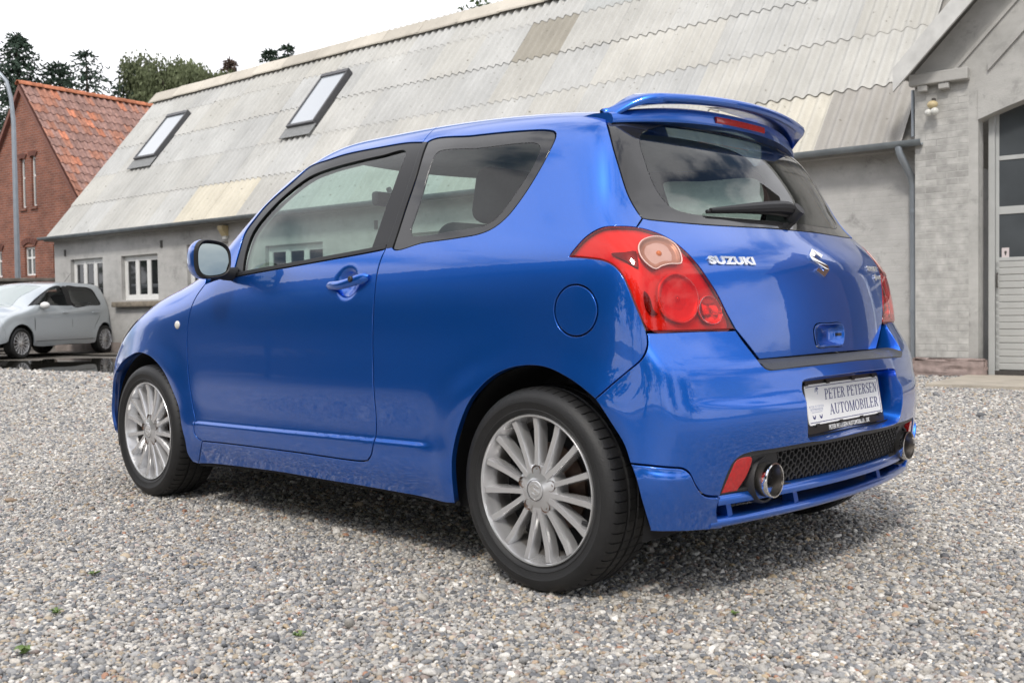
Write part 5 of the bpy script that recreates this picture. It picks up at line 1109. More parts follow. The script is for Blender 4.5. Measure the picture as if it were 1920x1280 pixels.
# tail lamps
lamp_loop = chain(C_['lamp_top'], C_['lamp_in'], C_['lamp_bot'], C_['lamp_low'])
big, small, clr = [catmull(C_[k], closed=True, step=.008) for k in ('lamp_big', 'lamp_small', 'lamp_clear')]
def lampset(sgn):
    f = (lambda c: c) if sgn > 0 else mir
    lens = panel('taillight', [f(lamp_loop), f(clr)], hull, MT['redlens'], car, off=.0015, spacing=.022, gap=.002, depth=.010)
    panel('indicator_lens', [f(clr)], hull, MT['indlens'], lens, off=.002, spacing=.02, gap=-.0005, depth=.004)
    panel('housing', [f(lamp_loop)], hull, MT['housing'], lens, off=-.013, spacing=.03, gap=.0005, flange=False)
    panel('surround', [f(lamp_loop), f(catmull(lamp_loop[::6] * .982 + lamp_loop.mean(0) * .018, closed=True))], hull, pbr('dark_lamp_edge', (.13, .02, .025), .4), lens, off=-.003, spacing=.03, gap=.0025, depth=.02)
    for dk in ('lamp_dark_a', 'lamp_dark_b'): panel('lamp_divider', [f(catmull(C_[dk], closed=True))], hull, MT['lampdark'], lens, off=-.006, spacing=.02, gap=0, depth=.004)
    rg = solve_dir(hull, f(clr) - ORG, .0022); bm = bmesh.new(); tube(bm, [tuple(q) for q in rg] + [tuple(rg[0])], .0019, 6, cap=False); bm_obj('indicator_rim', bm, MT['palerim'], lens, smooth=True)
    for nm, cvv, dep in (('brake_bowl', big, .010), ('fog_bowl', small, .009), ('indicator_bowl', clr, .010)):
        P = f(cvv); P = solve_dir(hull, P - ORG, -.0022); c = P.mean(0); N = grad(hull, c[None])[0]; V, Fc = [], []; n = len(P)
        prof = ((1.0, 0), (.93, .004), (.90, -.003), (.75, -.5), (.5, -.8), (.2, -1.0))
        for k, d in prof: V += list(c + (P - c) * k + N * (d * dep if abs(d) > .01 else d))
        for a in range(len(prof) - 1):
            for i in range(n): j = (i + 1) % n; Fc.append((a * n + i, a * n + j, (a + 1) * n + j, (a + 1) * n + i))
        Fc.append(tuple((len(prof) - 1) * n + i for i in range(n)))
        mesh_obj(nm, V, Fc, MT['chrome'] if nm == 'fog_bowl' else MT['indbowl'] if nm == 'indicator_bowl' else MT['housing'], lens, smooth=True)
        bm = bmesh.new(); bmesh.ops.create_uvsphere(bm, u_segments=12, v_segments=8, radius=.009)
        for v in bm.verts: v.co += Vector(c - N * dep * .55)
        bm_obj('bulb', bm, MT['amber'] if nm == 'indicator_bowl' else MT['clearlens'], lens, smooth=True)
lampset(1); lampset(-1)
# rear bumper with plate pocket
bp_ = C_['b_pad'].copy(); bpm = mid0(0, bump, .655); b_pad = np.concatenate([bp_[:3], [bpm]])
b_ins = C_['b_insert'].copy(); insm = mid0(0, bump, .434)
b_top = np.concatenate([C_['b_lampbot']])
bh = chain(b_pad[::-1], C_['b_side'][::-1], C_['b_lampbot'], C_['b_seam'], C_['b_arch'], C_['b_skirtseam'], np.concatenate([b_ins, [insm]]))
b_loop = np.concatenate([bh, mir(bh)[1:-1]])
pk = C_['b_pocket'].copy(); pk[5:, 2] -= .015; pkh = chain(np.concatenate([[mid0(0, bump, .618)], pk[1:4]]), pk[3:6], np.concatenate([pk[5:7], [mid0(0, bump, .441)]]))
pk_loop = np.concatenate([pkh, mir(pkh)[1:-1]])
bumper = panel('rear_bumper', [b_loop, pk_loop], bump, MT['blue'], car, spacing=.022, depth=.075)
panel('plate_recess', [pk_loop], bump, MT['blue'], bumper, off=-.078, spacing=.03, gap=-.006, flange=False)
# black step pad joining bumper and tailgate
ia_ = catmull(np.concatenate([C_['b_side'][2:], b_pad[1:]])); 
def strip(name, A, B, mat, parent, k=5, bulge=0.0):
    V, Fc = [], []; n = len(A)
    for j in range(k + 1):
        t = j / k; V += list(A * (1 - t) + B * t + np.array([0, 0, 1]) * bulge * math.sin(math.pi * t))
    for j in range(k):
        for i in range(n - 1): Fc.append((j * n + i, j * n + i + 1, (j + 1) * n + i + 1, (j + 1) * n + i))
    return mesh_obj(name, V, Fc, mat, parent, smooth=True)
outer = np.concatenate([ia_, mir(ia_)[1:]]); outer = outer + np.array([-.002, 0, .001])
tt_ = outer[:, 1]; inner = np.array([solve_axis(hull, [[.2, min(max(y, -.40), .40) , .672]], 0, -1)[0] for y in tt_]) + [.015, 0, .0]; inner[:, 1] = np.clip(outer[:, 1], -.455, .455)
strip('step_pad', outer, inner, MT['pad'], bumper, 5, .006)
lip = outer + np.array([0, 0, 0]); strip('step_edge', outer, outer + np.array([.004, 0, -.010]), MT['pad'], bumper, 1)
# ------------------------------------------------------------------ lower bumper: insert, grille, exhausts, skirt
ins_bot = on(bump, [[-.5, y, .318] for y in np.linspace(-.605, .605, 25)])
ih = chain(np.concatenate([b_ins, [insm]])); ins_loop = np.concatenate([ih, mir(ih)[1:], ins_bot[1:-1]])
panel('insert_back', [ins_loop], bump, MT['liner'], bumper, off=-.034, spacing=.04, gap=-.01, flange=False)
ctr = ins_loop.mean(0)
def inset_yz(L, dy, dz):
    q = L.copy(); c = L.mean(0); hy, hz = np.abs(L[:, 1]).max(), (L[:, 2].max() - L[:, 2].min()) / 2; zc_ = (L[:, 2].max() + L[:, 2].min()) / 2
    q[:, 1] *= (hy - dy) / hy; q[:, 2] = zc_ + (q[:, 2] - zc_) * (hz - dz) / hz; return on(bump, q)
panel('insert_frame', [ins_loop, inset_yz(ins_loop, .018, .011)], bump, MT['plastic'], bumper, off=-.004, spacing=.03, gap=-.001, depth=.022)
side_c = lambda s: np.array([[-.5, s * .60, .318], [-.5, s * .59, .36], [-.5, s * .575, .41], [-.5, s * .40, .427], [-.5, s * .40, .318]])
for s in (1, -1):
    L = catmull(np.concatenate([side_c(s), side_c(s)[:1]]), step=.02)[:-1]
    panel('exhaust_surround', [on(bump, L)], bump, MT['plastic'], bumper, off=-.020, spacing=.03, depth=.01)
rl = chain(C_['reflector'], C_['reflector'][:1])
for s in (1, -1):
    L = rl if s > 0 else mir(rl); panel('reflector', [L], bump, MT['reflred'], bumper, off=-.003, spacing=.02, depth=.02, gap=.001)
# honeycomb mesh
bm = bmesh.new(); HWd, HHt = .034, .0245
def hexbar(a, b):
    a = np.array(a); b = np.array(b); d = b - a; L = np.linalg.norm(d); d /= L; nn = np.array([-d[1], d[0]]) * .0019
    pts = [a + nn, b + nn, b - nn, a - nn]; fr, bk = [], []
    for q in pts:
        x = float(BX(q[1]) + BC(q[1]) * q[0] * q[0]) + .017; fr.append(bm.verts.new((x, q[0], q[1]))); bk.append(bm.verts.new((x + .012, q[0], q[1])))
    bm.faces.new(fr); 
    for i in (0, 2): bm.faces.new((fr[i], fr[(i + 1) % 4], bk[(i + 1) % 4], bk[i]))
for i in range(-15, 16):
    for j in range(0, 10):
        cy = i * HWd + (HWd / 2 if j % 2 else 0); cz = .322 + j * HHt / 2 * 1.0
        if abs(cy) > .425 or cz > .425: continue
        A = (cy - HWd * .33, cz); B_ = (cy - HWd * .17, cz + HHt / 2); Cc = (cy + HWd * .17, cz + HHt / 2); Dd = (cy + HWd * .33, cz)
        E_ = (cy + HWd * .67, cz)
        if cz + HHt / 2 < .432: hexbar(A, B_); hexbar(B_, Cc); hexbar(Cc, Dd)
bm_obj('grille_mesh', bm, MT['plastic'], bumper)
for s in (1, -1):
    bm = bmesh.new(); o = (0, s * .453, .340)
    lathe(bm, [(.046, -.34), (.0475, -.48), (.049, -.558), (.0485, -.562), (.0455, -.563), (.0445, -.559), (.0430, -.50)], 40, 'x', o)
    tip = bm_obj('exhaust_tip', bm, MT['steel'], car, smooth=True)
    bm = bmesh.new(); lathe(bm, [(.0429, -.508), (.0425, -.38), (.030, -.37), (.001, -.38)], 32, 'x', o); bm_obj('bore', bm, MT['soot'], tip, smooth=True)
    bm = bmesh.new(); lathe(bm, [(.0492, -.549), (.0496, -.559), (.0487, -.5636), (.0452, -.5642), (.0444, -.559)], 40, 'x', o); bm_obj('rim', bm, MT['chrome'], tip, smooth=True)
    bm = bmesh.new(); lathe(bm, [(.055, -.44), (.057, -.515), (.060, -.533), (.065, -.535), (.068, -.525), (.068, -.46)], 40, 'x', o); bm_obj('exhaust_collar', bm, MT['plastic'], bumper, smooth=True)
# lower skirt
sk_loop = chain(C_['skirt_arch'], C_['skirt_bot'], C_['skirt_open'][::-1], C_['b_skirtseam'][::-1])
skL, skR = panel('rear_skirt', [sk_loop], skirt_hull, MT['blue'], car, mirror=True, off=.003, spacing=.02, depth=.03, roll=.003)
def sweep_yz(name, ys, sec, mat, parent, z0=.24):
    V, Fc = [], []; n = len(sec)
    for y in ys:
        x0 = solve_axis(bump, [[.2, y, z0]], 0, -1)[0][0]
        for dx, z in sec: V.append((x0 + dx, y, z + .004 * (1 - (y / .6) ** 2)))
    for i in range(len(ys) - 1):
        for k in range(n): Fc.append((i * n + k, i * n + (k + 1) % n, (i + 1) * n + (k + 1) % n, (i + 1) * n + k))
    Fc.append(tuple(range(n))); Fc.append(tuple((len(ys) - 1) * n + k for k in range(n)))
    o = mesh_obj(name, V, Fc, mat, parent, smooth=True); o.data.set_sharp_from_angle(angle=math.radians(50)); return o
ysb = np.linspace(.640, -.640, 45)
sweep_yz('lower_bar', ysb, [(.004, .219), (-.005, .222), (-.009, .230), (-.008, .240), (-.003, .247), (.012, .250), (.060, .254), (.062, .224), (.03, .219)], MT['blue'], skL)
sweep_yz('upper_lip', np.linspace(.628, -.628, 45), [(.006, .281), (-.004, .286), (-.006, .298), (-.001, .311), (.012, .3165), (.034, .3165), (.034, .284)], MT['blue'], skL, z0=.30)
for y in (.561, .278, -.278, -.561):
    bm = bmesh.new(); x0 = solve_axis(bump, [[.2, y, .26]], 0, -1)[0][0]
    prism(bm, [(x0 + .004, .247), (x0 + .012, .285), (x0 + .045, .285), (x0 + .045, .247)], y - .012, y + .012, axis=1); bm_obj('skirt_fin', bm, MT['blue'], skL)
box_obj('silencer', (-.44, -.10, -.30, .30, .25, .36), MT['soot'], car, bev=.05, smooth=True)
# licence plate: holder, white plate, border line, lettering
PB, PT = np.array([-.5585, 0, .4715]), np.array([-.5395, 0, .5900]); PV = (PT - PB) / np.linalg.norm(PT - PB); PH = np.linalg.norm(PT - PB); PU = np.array([0, -1.0, 0]); PN = np.cross(PU, PV)
if PN[0] > 0: PN = -PN
def plate_pt(u, v, h): return PB + PU * u + PV * v + PN * h
def flat_polys(name, polys, h0, h1, mat, parent, pt=plate_pt):
    V, Fc = [], []
    for p in polys:
        n = len(p); i = len(V); V += [pt(u, v, h1) for u, v in p] + [pt(u, v, h0) for u, v in p]; Fc.append(tuple(range(i, i + n)))
        for k in range(n): Fc.append((i + k, i + n + k, i + n + (k + 1) % n, i + (k + 1) % n))
    return mesh_obj(name, V, Fc, mat, parent)
def rrect(u0, u1, v0, v1, r, n=4):
    out = []
    for cx, cy, a0 in ((u1 - r, v1 - r, 0), (u0 + r, v1 - r, 90), (u0 + r, v0 + r, 180), (u1 - r, v0 + r, 270)):
        for k in range(n + 1): t = math.radians(a0 + 90 * k / n); out.append((cx + r * math.cos(t), cy + r * math.sin(t)))
    return out
holder = flat_polys('licence_plate', [rrect(-.258, .258, -.026, PH + .012, .008)], -.012, .0, MT['holder'], car)
flat_polys('plate', [rrect(-.247, .247, 0, PH, .008)], .0005, .003, MT['platew'], holder)
bl = .0022
flat_polys('border_line', [[(-.240, PH - .006), (.240, PH - .006), (.240, PH - .006 - bl), (-.240, PH - .006 - bl)], [(-.240, .006), (.240, .006), (.240, .006 + bl), (-.240, .006 + bl)],
                           [(.240, .006 + bl), (.240, PH - .006 - bl), (.240 - bl, PH - .006 - bl), (.240 - bl, .006 + bl)]], .003, .0034, MT['ink'], holder)
for u in (-.235, -.10, .07, .215): flat_polys('clip', [[(u - .010, PH - .003), (u + .010, PH - .003), (u + .010, PH + .009), (u - .010, PH + .009)]], .0036, .006, MT['holder'], holder)
for u in (-.20, -.05, .09, .22): flat_polys('clip', [[(u - .010, -.007), (u + .010, -.007), (u + .010, .003), (u - .010, .003)]], .0036, .006, MT['holder'], holder)
def arcband(cx, cy, ro, so, ri, si, a0, a1, n=14):
    """ring segment as quads: outer radii (ro, so), inner radii (ri, si)"""
    out = []
    for k in range(n):
        t0, t1 = math.radians(a0 + (a1 - a0) * k / n), math.radians(a0 + (a1 - a0) * (k + 1) / n)
        out.append([(cx + ri * math.cos(t0), cy + si * math.sin(t0)), (cx + ro * math.cos(t0), cy + so * math.sin(t0)), (cx + ro * math.cos(t1), cy + so * math.sin(t1)), (cx + ri * math.cos(t1), cy + si * math.sin(t1))])
    return out
def R_(a, b, c, d): return [(a, c), (b, c), (b, d), (a, d)]
sf = .05
def serif_glyph(ch):
    T, t = .17, .065
    if ch == 'P': return [R_(.14, .14 + T, 0, 1), R_(.04, .42, 0, sf), R_(.04, .14, 1 - sf, 1)] + arcband(.40, .745, .42, .255, .24, .20, -90, 90) + [R_(.31, .40, .95, 1), R_(.31, .40, .49, .545)], .86
    if ch == 'R': return serif_glyph('P')[0] + [[(.42, .52), (.58, .52), (.90, sf), (.72, sf)], R_(.70, .98, 0, sf)], .98
    if ch == 'B': return [R_(.14, .14 + T, 0, 1), R_(.04, .14, 0, sf), R_(.04, .14, 1 - sf, 1), R_(.31, .42, .95, 1), R_(.31, .42, .50, .55), R_(.31, .42, 0, .05)] + arcband(.42, .755, .36, .245, .20, .195, -90, 90) + arcband(.42, .265, .42, .265, .25, .215, -90, 90), .90
    if ch == 'E': return [R_(.14, .14 + T, 0, 1), R_(.04, .14, 0, sf), R_(.04, .14, 1 - sf, 1), R_(.31, .80, 1 - t, 1), R_(.74, .80, .78, 1 - t), R_(.31, .62, .48, .48 + t), R_(.58, .63, .40, .62), R_(.31, .84, 0, t), R_(.78, .84, t, .25)], .90
    if ch == 'T': return [R_(.42, .42 + T, 0, 1 - t), R_(.30, .71, 0, sf), R_(.05, .96, 1 - t, 1), R_(.05, .11, .76, 1 - t), R_(.90, .96, .76, 1 - t)], 1.0
    if ch == 'L': return [R_(.14, .14 + T, 0, 1), R_(.04, .14, 0, sf), R_(.04, .42, 1 - sf, 1), R_(.31, .80, 0, t), R_(.74, .80, t, .28)], .84
    if ch == 'I': return [R_(.14, .14 + T, 0, 1), R_(.03, .42, 0, sf), R_(.03, .42, 1 - sf, 1)], .46
    if ch == 'N': return [R_(.14, .14 + t, 0, 1), R_(.80, .80 + t, 0, 1), [(.10, 1), (.30, 1), (.865, 0), (.74, 0)], R_(.03, .32, 0, sf), R_(.70, .97, 1 - sf, 1)], 1.0
    if ch == 'M': return [R_(.12, .12 + t, 0, 1), R_(.93, .93 + T, 0, 1), [(.10, 1), (.28, 1), (.66, 0), (.56, 0)], [(.95, 1), (1.05, 1), (.64, 0), (.56, 0)], R_(.02, .29, 0, sf), R_(.84, 1.19, 0, sf), R_(1.05, 1.19, 1 - sf, 1)], 1.22
    if ch == 'A': return [[(.10, 0), (.17, 0), (.50, .92), (.47, 1)], [(.44, 1), (.56, 1), (.94, 0), (.75, 0)], R_(.26, .68, .30, .36), R_(.01, .28, 0, sf), R_(.65, 1.03, 0, sf)], 1.02
    if ch == 'U': return [R_(.14, .14 + T, .30, 1), R_(.80, .80 + t, .30, 1), R_(.03, .42, 1 - sf, 1), R_(.70, .97, 1 - sf, 1)] + arcband(.5025, .30, .3625, .31, .22, .24, 180, 360), 1.0
    if ch == 'O': return arcband(.50, .50, .46, .52, .29, .46, 0, 360, 28), 1.0
    if ch == 'S': return arcband(.42, .745, .34, .275, .20, .205, 60, 235, 16) + [[(.18, .60), (.33, .66), (.70, .40), (.56, .34)]] + arcband(.43, .265, .37, .285, .22, .215, -120, 50, 16) + [R_(.64, .69, .72, 1.0), R_(.09, .14, 0, .28)], .82
    return [], .45
def serif_line(txt, u0, u1, v0, v1, slant=0.0):
    adv = []; x = 0; polys = []
    for ch in txt:
        g, w = serif_glyph(ch); polys += [[(a + x, b) for a, b in p] for p in g]; x += w + .06
    k = (u1 - u0) / x
    return [[(u0 + a * k + slant * b * (v1 - v0), v0 + b * (v1 - v0)) for a, b in p] for p in polys]
flat_polys('lettering', serif_line('PETER PETERSEN', -.130, .228, .070, .102, .10), .003, .0036, MT['ink'], holder)
flat_polys('lettering', serif_line('AUTOMOBILER', -.112, .226, .023, .055, .05), .003, .0036, MT['ink'], holder)
def text_mesh(txt, size=1.0, offset=0.0, shear=0.0, space=1.0):
    cu = bpy.data.curves.new('txt', 'FONT'); cu.body = txt; cu.size = size; cu.offset = offset; cu.shear = shear; cu.space_character = space; cu.resolution_u = 4
    ob = bpy.data.objects.new('txt', cu); COL.objects.link(ob); dg = bpy.context.evaluated_depsgraph_get(); dg.update(); me = ob.evaluated_get(dg).to_mesh()
    V = np.array([tuple(v.co) for v in me.vertices]); Fc = [tuple(p.vertices) for p in me.polygons]; ob.to_mesh_clear(); bpy.data.objects.remove(ob); bpy.data.curves.remove(cu)
    return V[:, :2], Fc
def text_on(name, txt, u0, u1, v0, v1, pt, h0, h1, mat, parent, **kw):
    V, Fc = text_mesh(txt, **kw); lo, hi = V.min(0), V.max(0); q = (V - lo) / (hi - lo); U = u0 + q[:, 0] * (u1 - u0); W = v0 + q[:, 1] * (v1 - v0)
    A = [pt(u, v, h1) for u, v in zip(U, W)]; B = [pt(u, v, h0) for u, v in zip(U, W)]; n = len(A); F2 = list(Fc)
    cnt = {}
    for f in Fc:
        for i in range(len(f)): e = (f[i], f[(i + 1) % len(f)]); cnt[e] = 1
    for a, b in cnt:
        if (b, a) not in cnt: F2.append((a, n + a, n + b, b))
    return mesh_obj(name, A + B, F2, mat, parent)
text_on('web_address', 'PETER PETERSEN AUTOMOBILER . DK', -.125, .150, -.021, -.007, plate_pt, .0, .0008, MT['inkw'], holder, offset=.012)
# faint printed figure at the left end of the plate
fig = [[(-.205, .03), (-.200, .03), (-.176, .098), (-.182, .098)], [(-.165, .03), (-.160, .03), (-.176, .098), (-.182, .098)]]
pale = pbr('pale_print', (.50, .52, .62), .5)
flat_polys('emblem', arcband(-.178, .098, .010, .012, .006, .008, -60, 200, 8) + [R_(-.232, -.150, .046, .048), R_(-.222, -.158, .036, .038)] + fig[:0], .003, .0035, pale, holder)
text_on('small_print', 'PETER PETERSEN', -.236, -.146, .050, .057, plate_pt, .003, .0035, pale, holder); text_on('small_print', 'AUTOMOBILER', -.230, -.152, .040, .0465, plate_pt, .003, .0035, pale, holder)
flat_polys('emblem', arcband(-.212, .028, .009, .012, .0055, .006, 180, 360, 8) + arcband(-.170, .028, .009, .012, .0055, .006, 180, 360, 8) + arcband(-.172, .100, .008, .010, .004, .006, 20, 200, 8), .003, .0036, MT['ink'], holder)
# ------------------------------------------------------------------ tailgate badges, handle, wiper, spoiler
def hull_pt(y, z, h):
    p = solve_axis(hull, [[.2, y, z]], 0, -1)[0]; return p + grad(hull, p[None])[0] * h
def rear_map(u, v, h): return hull_pt(-u, v, h)
text_on('badge_lettering', 'SUZUKI', -.540, -.352, .9435, .9665, rear_map, .0005, .005, MT['badge'], tailgate, offset=.055, space=1.06)
text_on('badge_lettering', 'SWIFT', .405, .545, .940, .958, rear_map, .0005, .004, MT['badge'], tailgate, offset=.045)
text_on('badge_lettering', 'Sport', .455, .560, .908, .930, rear_map, .0005, .004, MT['badge'], tailgate, offset=.04, shear=.4)
SL = [(0, 1.0), (.62, .56), (.34, .37), (0, .60), (-.27, .41), (.62, -.20), (.62, -.50), (0, -1.0), (-.62, -.56), (-.34, -.37), (0, -.60), (.27, -.41), (-.62, .20), (-.62, .50)]
def logo_quads(cx, cy, w, h):
    q = [[0, 1, 2, 3], [0, 3, 4, 13], [13, 4, 5, 12], [12, 5, 6, 11], [11, 6, 7, 10], [10, 7, 8, 9]]
    return [[(cx + SL[i][0] * w / 1.24, cy + SL[i][1] * h / 2) for i in f] for f in q]
flat_polys('badge_emblem', logo_quads(0, .957, .090, .088), .0005, .006, MT['chrome'], tailgate, pt=rear_map)
# tailgate handle recess
HR_ = catmull(hrec, closed=True, step=.008)
V, Fc = [], []; n = len(HR_); c = HR_.mean(0)
for k, d in ((1.0, -.002), (.90, -.004), (.86, .022), (.5, .03), (.1, .03)): V += list(c + (HR_ - c) * k + np.array([d, 0, 0]))
for a in range(4):
    for i in range(n): j = (i + 1) % n; Fc.append((a * n + i, a * n + j, (a + 1) * n + j, (a + 1) * n + i))
Fc.append(tuple(4 * n + i for i in range(n))); mesh_obj('tailgate_handle', V, Fc, MT['blue'], tailgate, smooth=True)
bm = bmesh.new(); tube(bm, [tuple(hull_pt(-.055, .737, .001)), tuple(hull_pt(-.055, .727, .001))], .010, 12); bm_obj('tailgate_lock', bm, MT['plastic'], tailgate)
# rear wiper
wp = [hull_pt(y, z, h) for y, z, h in ((-.075, 1.122, .020), (.0, 1.130, .022), (.10, 1.126, .020), (.22, 1.117, .016), (.385, 1.106, .010))]
bm = bmesh.new(); tube(bm, [tuple(p) for p in catmull(np.array(wp), step=.03)], list(np.interp(np.linspace(0, 1, len(catmull(np.array(wp), step=.03))), [0, .15, .5, 1], [.012, .022, .018, .007])) or list(np.linspace(.0145, .007, len(catmull(np.array(wp), step=.03)))), 10)
wiper = bm_obj('rear_wiper', bm, MT['rubber'], tailgate, smooth=True)
bm = bmesh.new(); tube(bm, [tuple(hull_pt(-.05, 1.115, -.01)), tuple(hull_pt(-.05, 1.118, .042))], [.030, .022], 16); bm_obj('wiper_cap', bm, MT['plastic'], wiper, smooth=True)
wb = [tuple(hull_pt(y, z, .006)) for y, z in ((.40, 1.104), (.25, 1.112), (.10, 1.116), (-.08, 1.112))]
bm = bmesh.new(); tube(bm, wb, .006, 6); bm_obj('wiper_blade', bm, MT['rubber'], wiper)
# spoiler: lower blade that crowns the rear window, upper wing arching over a gap
def loft(name, secs, mat, parent, closed=True, ang=45):
    V, Fc = [], []; n = len(secs[0])
    for s in secs: V += [tuple(p) for p in s]
    for i in range(len(secs) - 1):
        for k in range(n if closed else n - 1): Fc.append((i * n + k, i * n + (k + 1) % n, (i + 1) * n + (k + 1) % n, (i + 1) * n + k))
    Fc.append(tuple(range(n))); Fc.append(tuple((len(secs) - 1) * n + k for k in range(n)))
    o = mesh_obj(name, V, Fc, mat, parent, smooth=True); bm = bmesh.new(); bm.from_mesh(o.data); bmesh.ops.recalc_face_normals(bm, faces=bm.faces); bm.to_mesh(o.data); bm.free(); o.data.set_sharp_from_angle(angle=math.radians(ang)); return o
secs = []
for t in np.linspace(1, -1, 41):
    y = .552 * t; k = abs(t)
    xt = -.180 + .108 * k ** 2.2; zl = 1.404 - .024 * k ** 2.5; zt_ = 1.457 - .040 * k ** 3
    xf = xt + .16
    sec = [(xt + .006, y, zl), (xt - .010, y, zl + .004), (xt - .013, y, zl + .016), (xt - .006, y, zt_ - .006), (xt + .008, y, zt_), (xt + .06, y, zt_ + .010 - .006 * k), (xf, y, zt_ + .010 - .012 * k), (xf, y, zl - .01), (xt + .05, y, zl - .004)]
    secs.append(sec)
spl = loft('spoiler', secs, MT['blue'], car)
secs = []
for t in np.linspace(1, -1, 65):
    y = .548 * math.sin(t * math.pi / 2); k = abs(y)
    xt = -.245 + .055 * (k / .43) ** 2 + 1.5 * (.16 * max(k - .43, 0) / .12) ** 1.5; zt_ = 1.489 - .09 * k * k - 6.0 * max(k - .45, 0) ** 2
    xl = -.088 + .055 * (k / .548) ** 3; zl = 1.490 - .245 * k * k + .5 * max(k - .45, 0) ** 2
    th = .027 + .003 * (k / .548) ** 2; e = 1 - sm(np.array((k - .44) / .11)) * .45
    c_ = .5 * (xt + xl); zm = max(.5 * (zt_ + zl), zt_ - .004) 
    secs.append([(xt, y, zt_ - .003), (xt - .003, y, zt_ - th * .5 * e), (xt + .003, y, zt_ - th * .95 * e), (xt + .015, y, zt_ - th * e), (c_, y, .5 * (zt_ - th * e + zl) + .002), (xl - .012, y, zl + .001), (xl, y, zl + .004), (xl + .003, y, zl + .012 * e), (xl - .006, y, zl + .020 * e), (c_ + .01, y, zm + .016 * e), (xt + .03, y, zt_ + .005), (xt + .008, y, zt_ + .0015)])
loft('wing', secs, MT['blue'], spl, ang=60)
bz = []
for y in np.linspace(.150, -.150, 13):
    k = abs(y) / .552; bz.append((-.180 + .108 * k ** 2.2 - .0125, y))
secs = [[(x - .004, y, 1.4165), (x - .006, y, 1.424), (x - .004, y, 1.4365), (x + .01, y, 1.4365), (x + .01, y, 1.4165)] for x, y in bz]
loft('brake_light', secs, MT['reflred'], spl)
# ------------------------------------------------------------------ door handles, mirrors, indicators
def side_pt(x, z, h, s=1):
    y = float(Ys0(np.array(x), np.array(z))) - .004; return (x, s * (y + h), z)
for s, dr in ((1, doorL), (-1, doorR)):
    secs = []
    for q in np.linspace(0, 1, 19):
        x = 1.000 - .238 * q; h = .004 + .028 * math.sin(math.pi * min(max((q - .02) / .96, 0), 1)) ** .6; z = .918 + .024 * q - .010 * math.sin(math.pi * q) ** 2; hh = (.013 + .006 * q) * (1 - .65 * max(1 - q / .08, 0) - .5 * max((q - .94) / .06, 0))
        p = np.array(side_pt(x, .935, h, s)); secs.append([(x, p[1] + s * .008 * math.cos(a), z + hh * math.sin(a)) for a in np.linspace(0, 2 * math.pi, 13)[:-1]])
    hd_ = loft('door_handle', secs, MT['blue'], dr, ang=50)
    p = side_pt(.826, .938, .0395, s); bm = bmesh.new(); lathe(bm, [(.0005, s * .002), (.008, s * .002), (.010, 0), (.010, -s * .01)], 16, 'y', p); bm_obj('lock', bm, MT['plastic'], dr, smooth=True)
    # indicator on the wing
    bm = bmesh.new(); bmesh.ops.create_uvsphere(bm, u_segments=16, v_segments=10, radius=.018)
    for v in bm.verts: v.co = Vector((v.co.x * 1.1 + 2.094, v.co.y * .5 + s * .829, v.co.z + .78))
    bm_obj('side_indicator', bm, pbr('pearl_lens', (.72, .70, .64), .2, coat=.5), car, smooth=True)
    # mirror
    V, Fc = [], []; nseg = 36
    def mring(x, k, dz=0.0, dy=0.0):
        out = []
        for i in range(nseg):
            a = 2 * math.pi * i / nseg; ca, sa = math.cos(a), math.sin(a); r = (abs(ca) ** 2.9 + abs(sa) ** 2.9) ** (-1 / 2.9)
            yy = ca * r * .072 * k; zz_ = sa * r * .074 * k * (1 + .12 * ca); out.append((x + .35 * (yy + .072) * .25 + .0, s * (.925 + yy + dy), 1.040 + zz_ + dz))
        return out
    rings = [(1.608, .84), (1.600, .90), (1.597, .96), (1.602, 1.0), (1.618, 1.03), (1.640, 1.03), (1.662, .99), (1.690, .88), (1.712, .70), (1.728, .45), (1.735, .12)]
    for x, k in rings: V += mring(x, k)
    for a in range(len(rings) - 1):
        for i in range(nseg): j = (i + 1) % nseg; Fc.append((a * nseg + i, a * nseg + j, (a + 1) * nseg + j, (a + 1) * nseg + i))
    Fc.append(tuple((len(rings) - 1) * nseg + i for i in range(nseg)))
    mi = [1 if f[0] < 4 * nseg else 0 for f in Fc]
    mr = mesh_obj('door_mirror', V, Fc, None, car, smooth=True, mats=[MT['blue'], MT['rubber']], mat_idx=mi); mr.data.set_sharp_from_angle(angle=math.radians(50))
    g = mring(1.6085, .85); gv = [(x + .10 * (abs(y) - .925) + .12 * (z - 1.04), y, z) for x, y, z in g]; mesh_obj('mirror_glass', gv, [tuple(range(nseg))], MT['mirrorg'], mr)
    bm = bmesh.new(); tube(bm, [(1.665, s * .79, .985), (1.67, s * .845, .985), (1.665, s * .90, .995), (1.66, s * .925, 1.01)], [.030, .026, .024, .03], 12); bm_obj('mirror_foot', bm, MT['plastic'], mr, smooth=True)
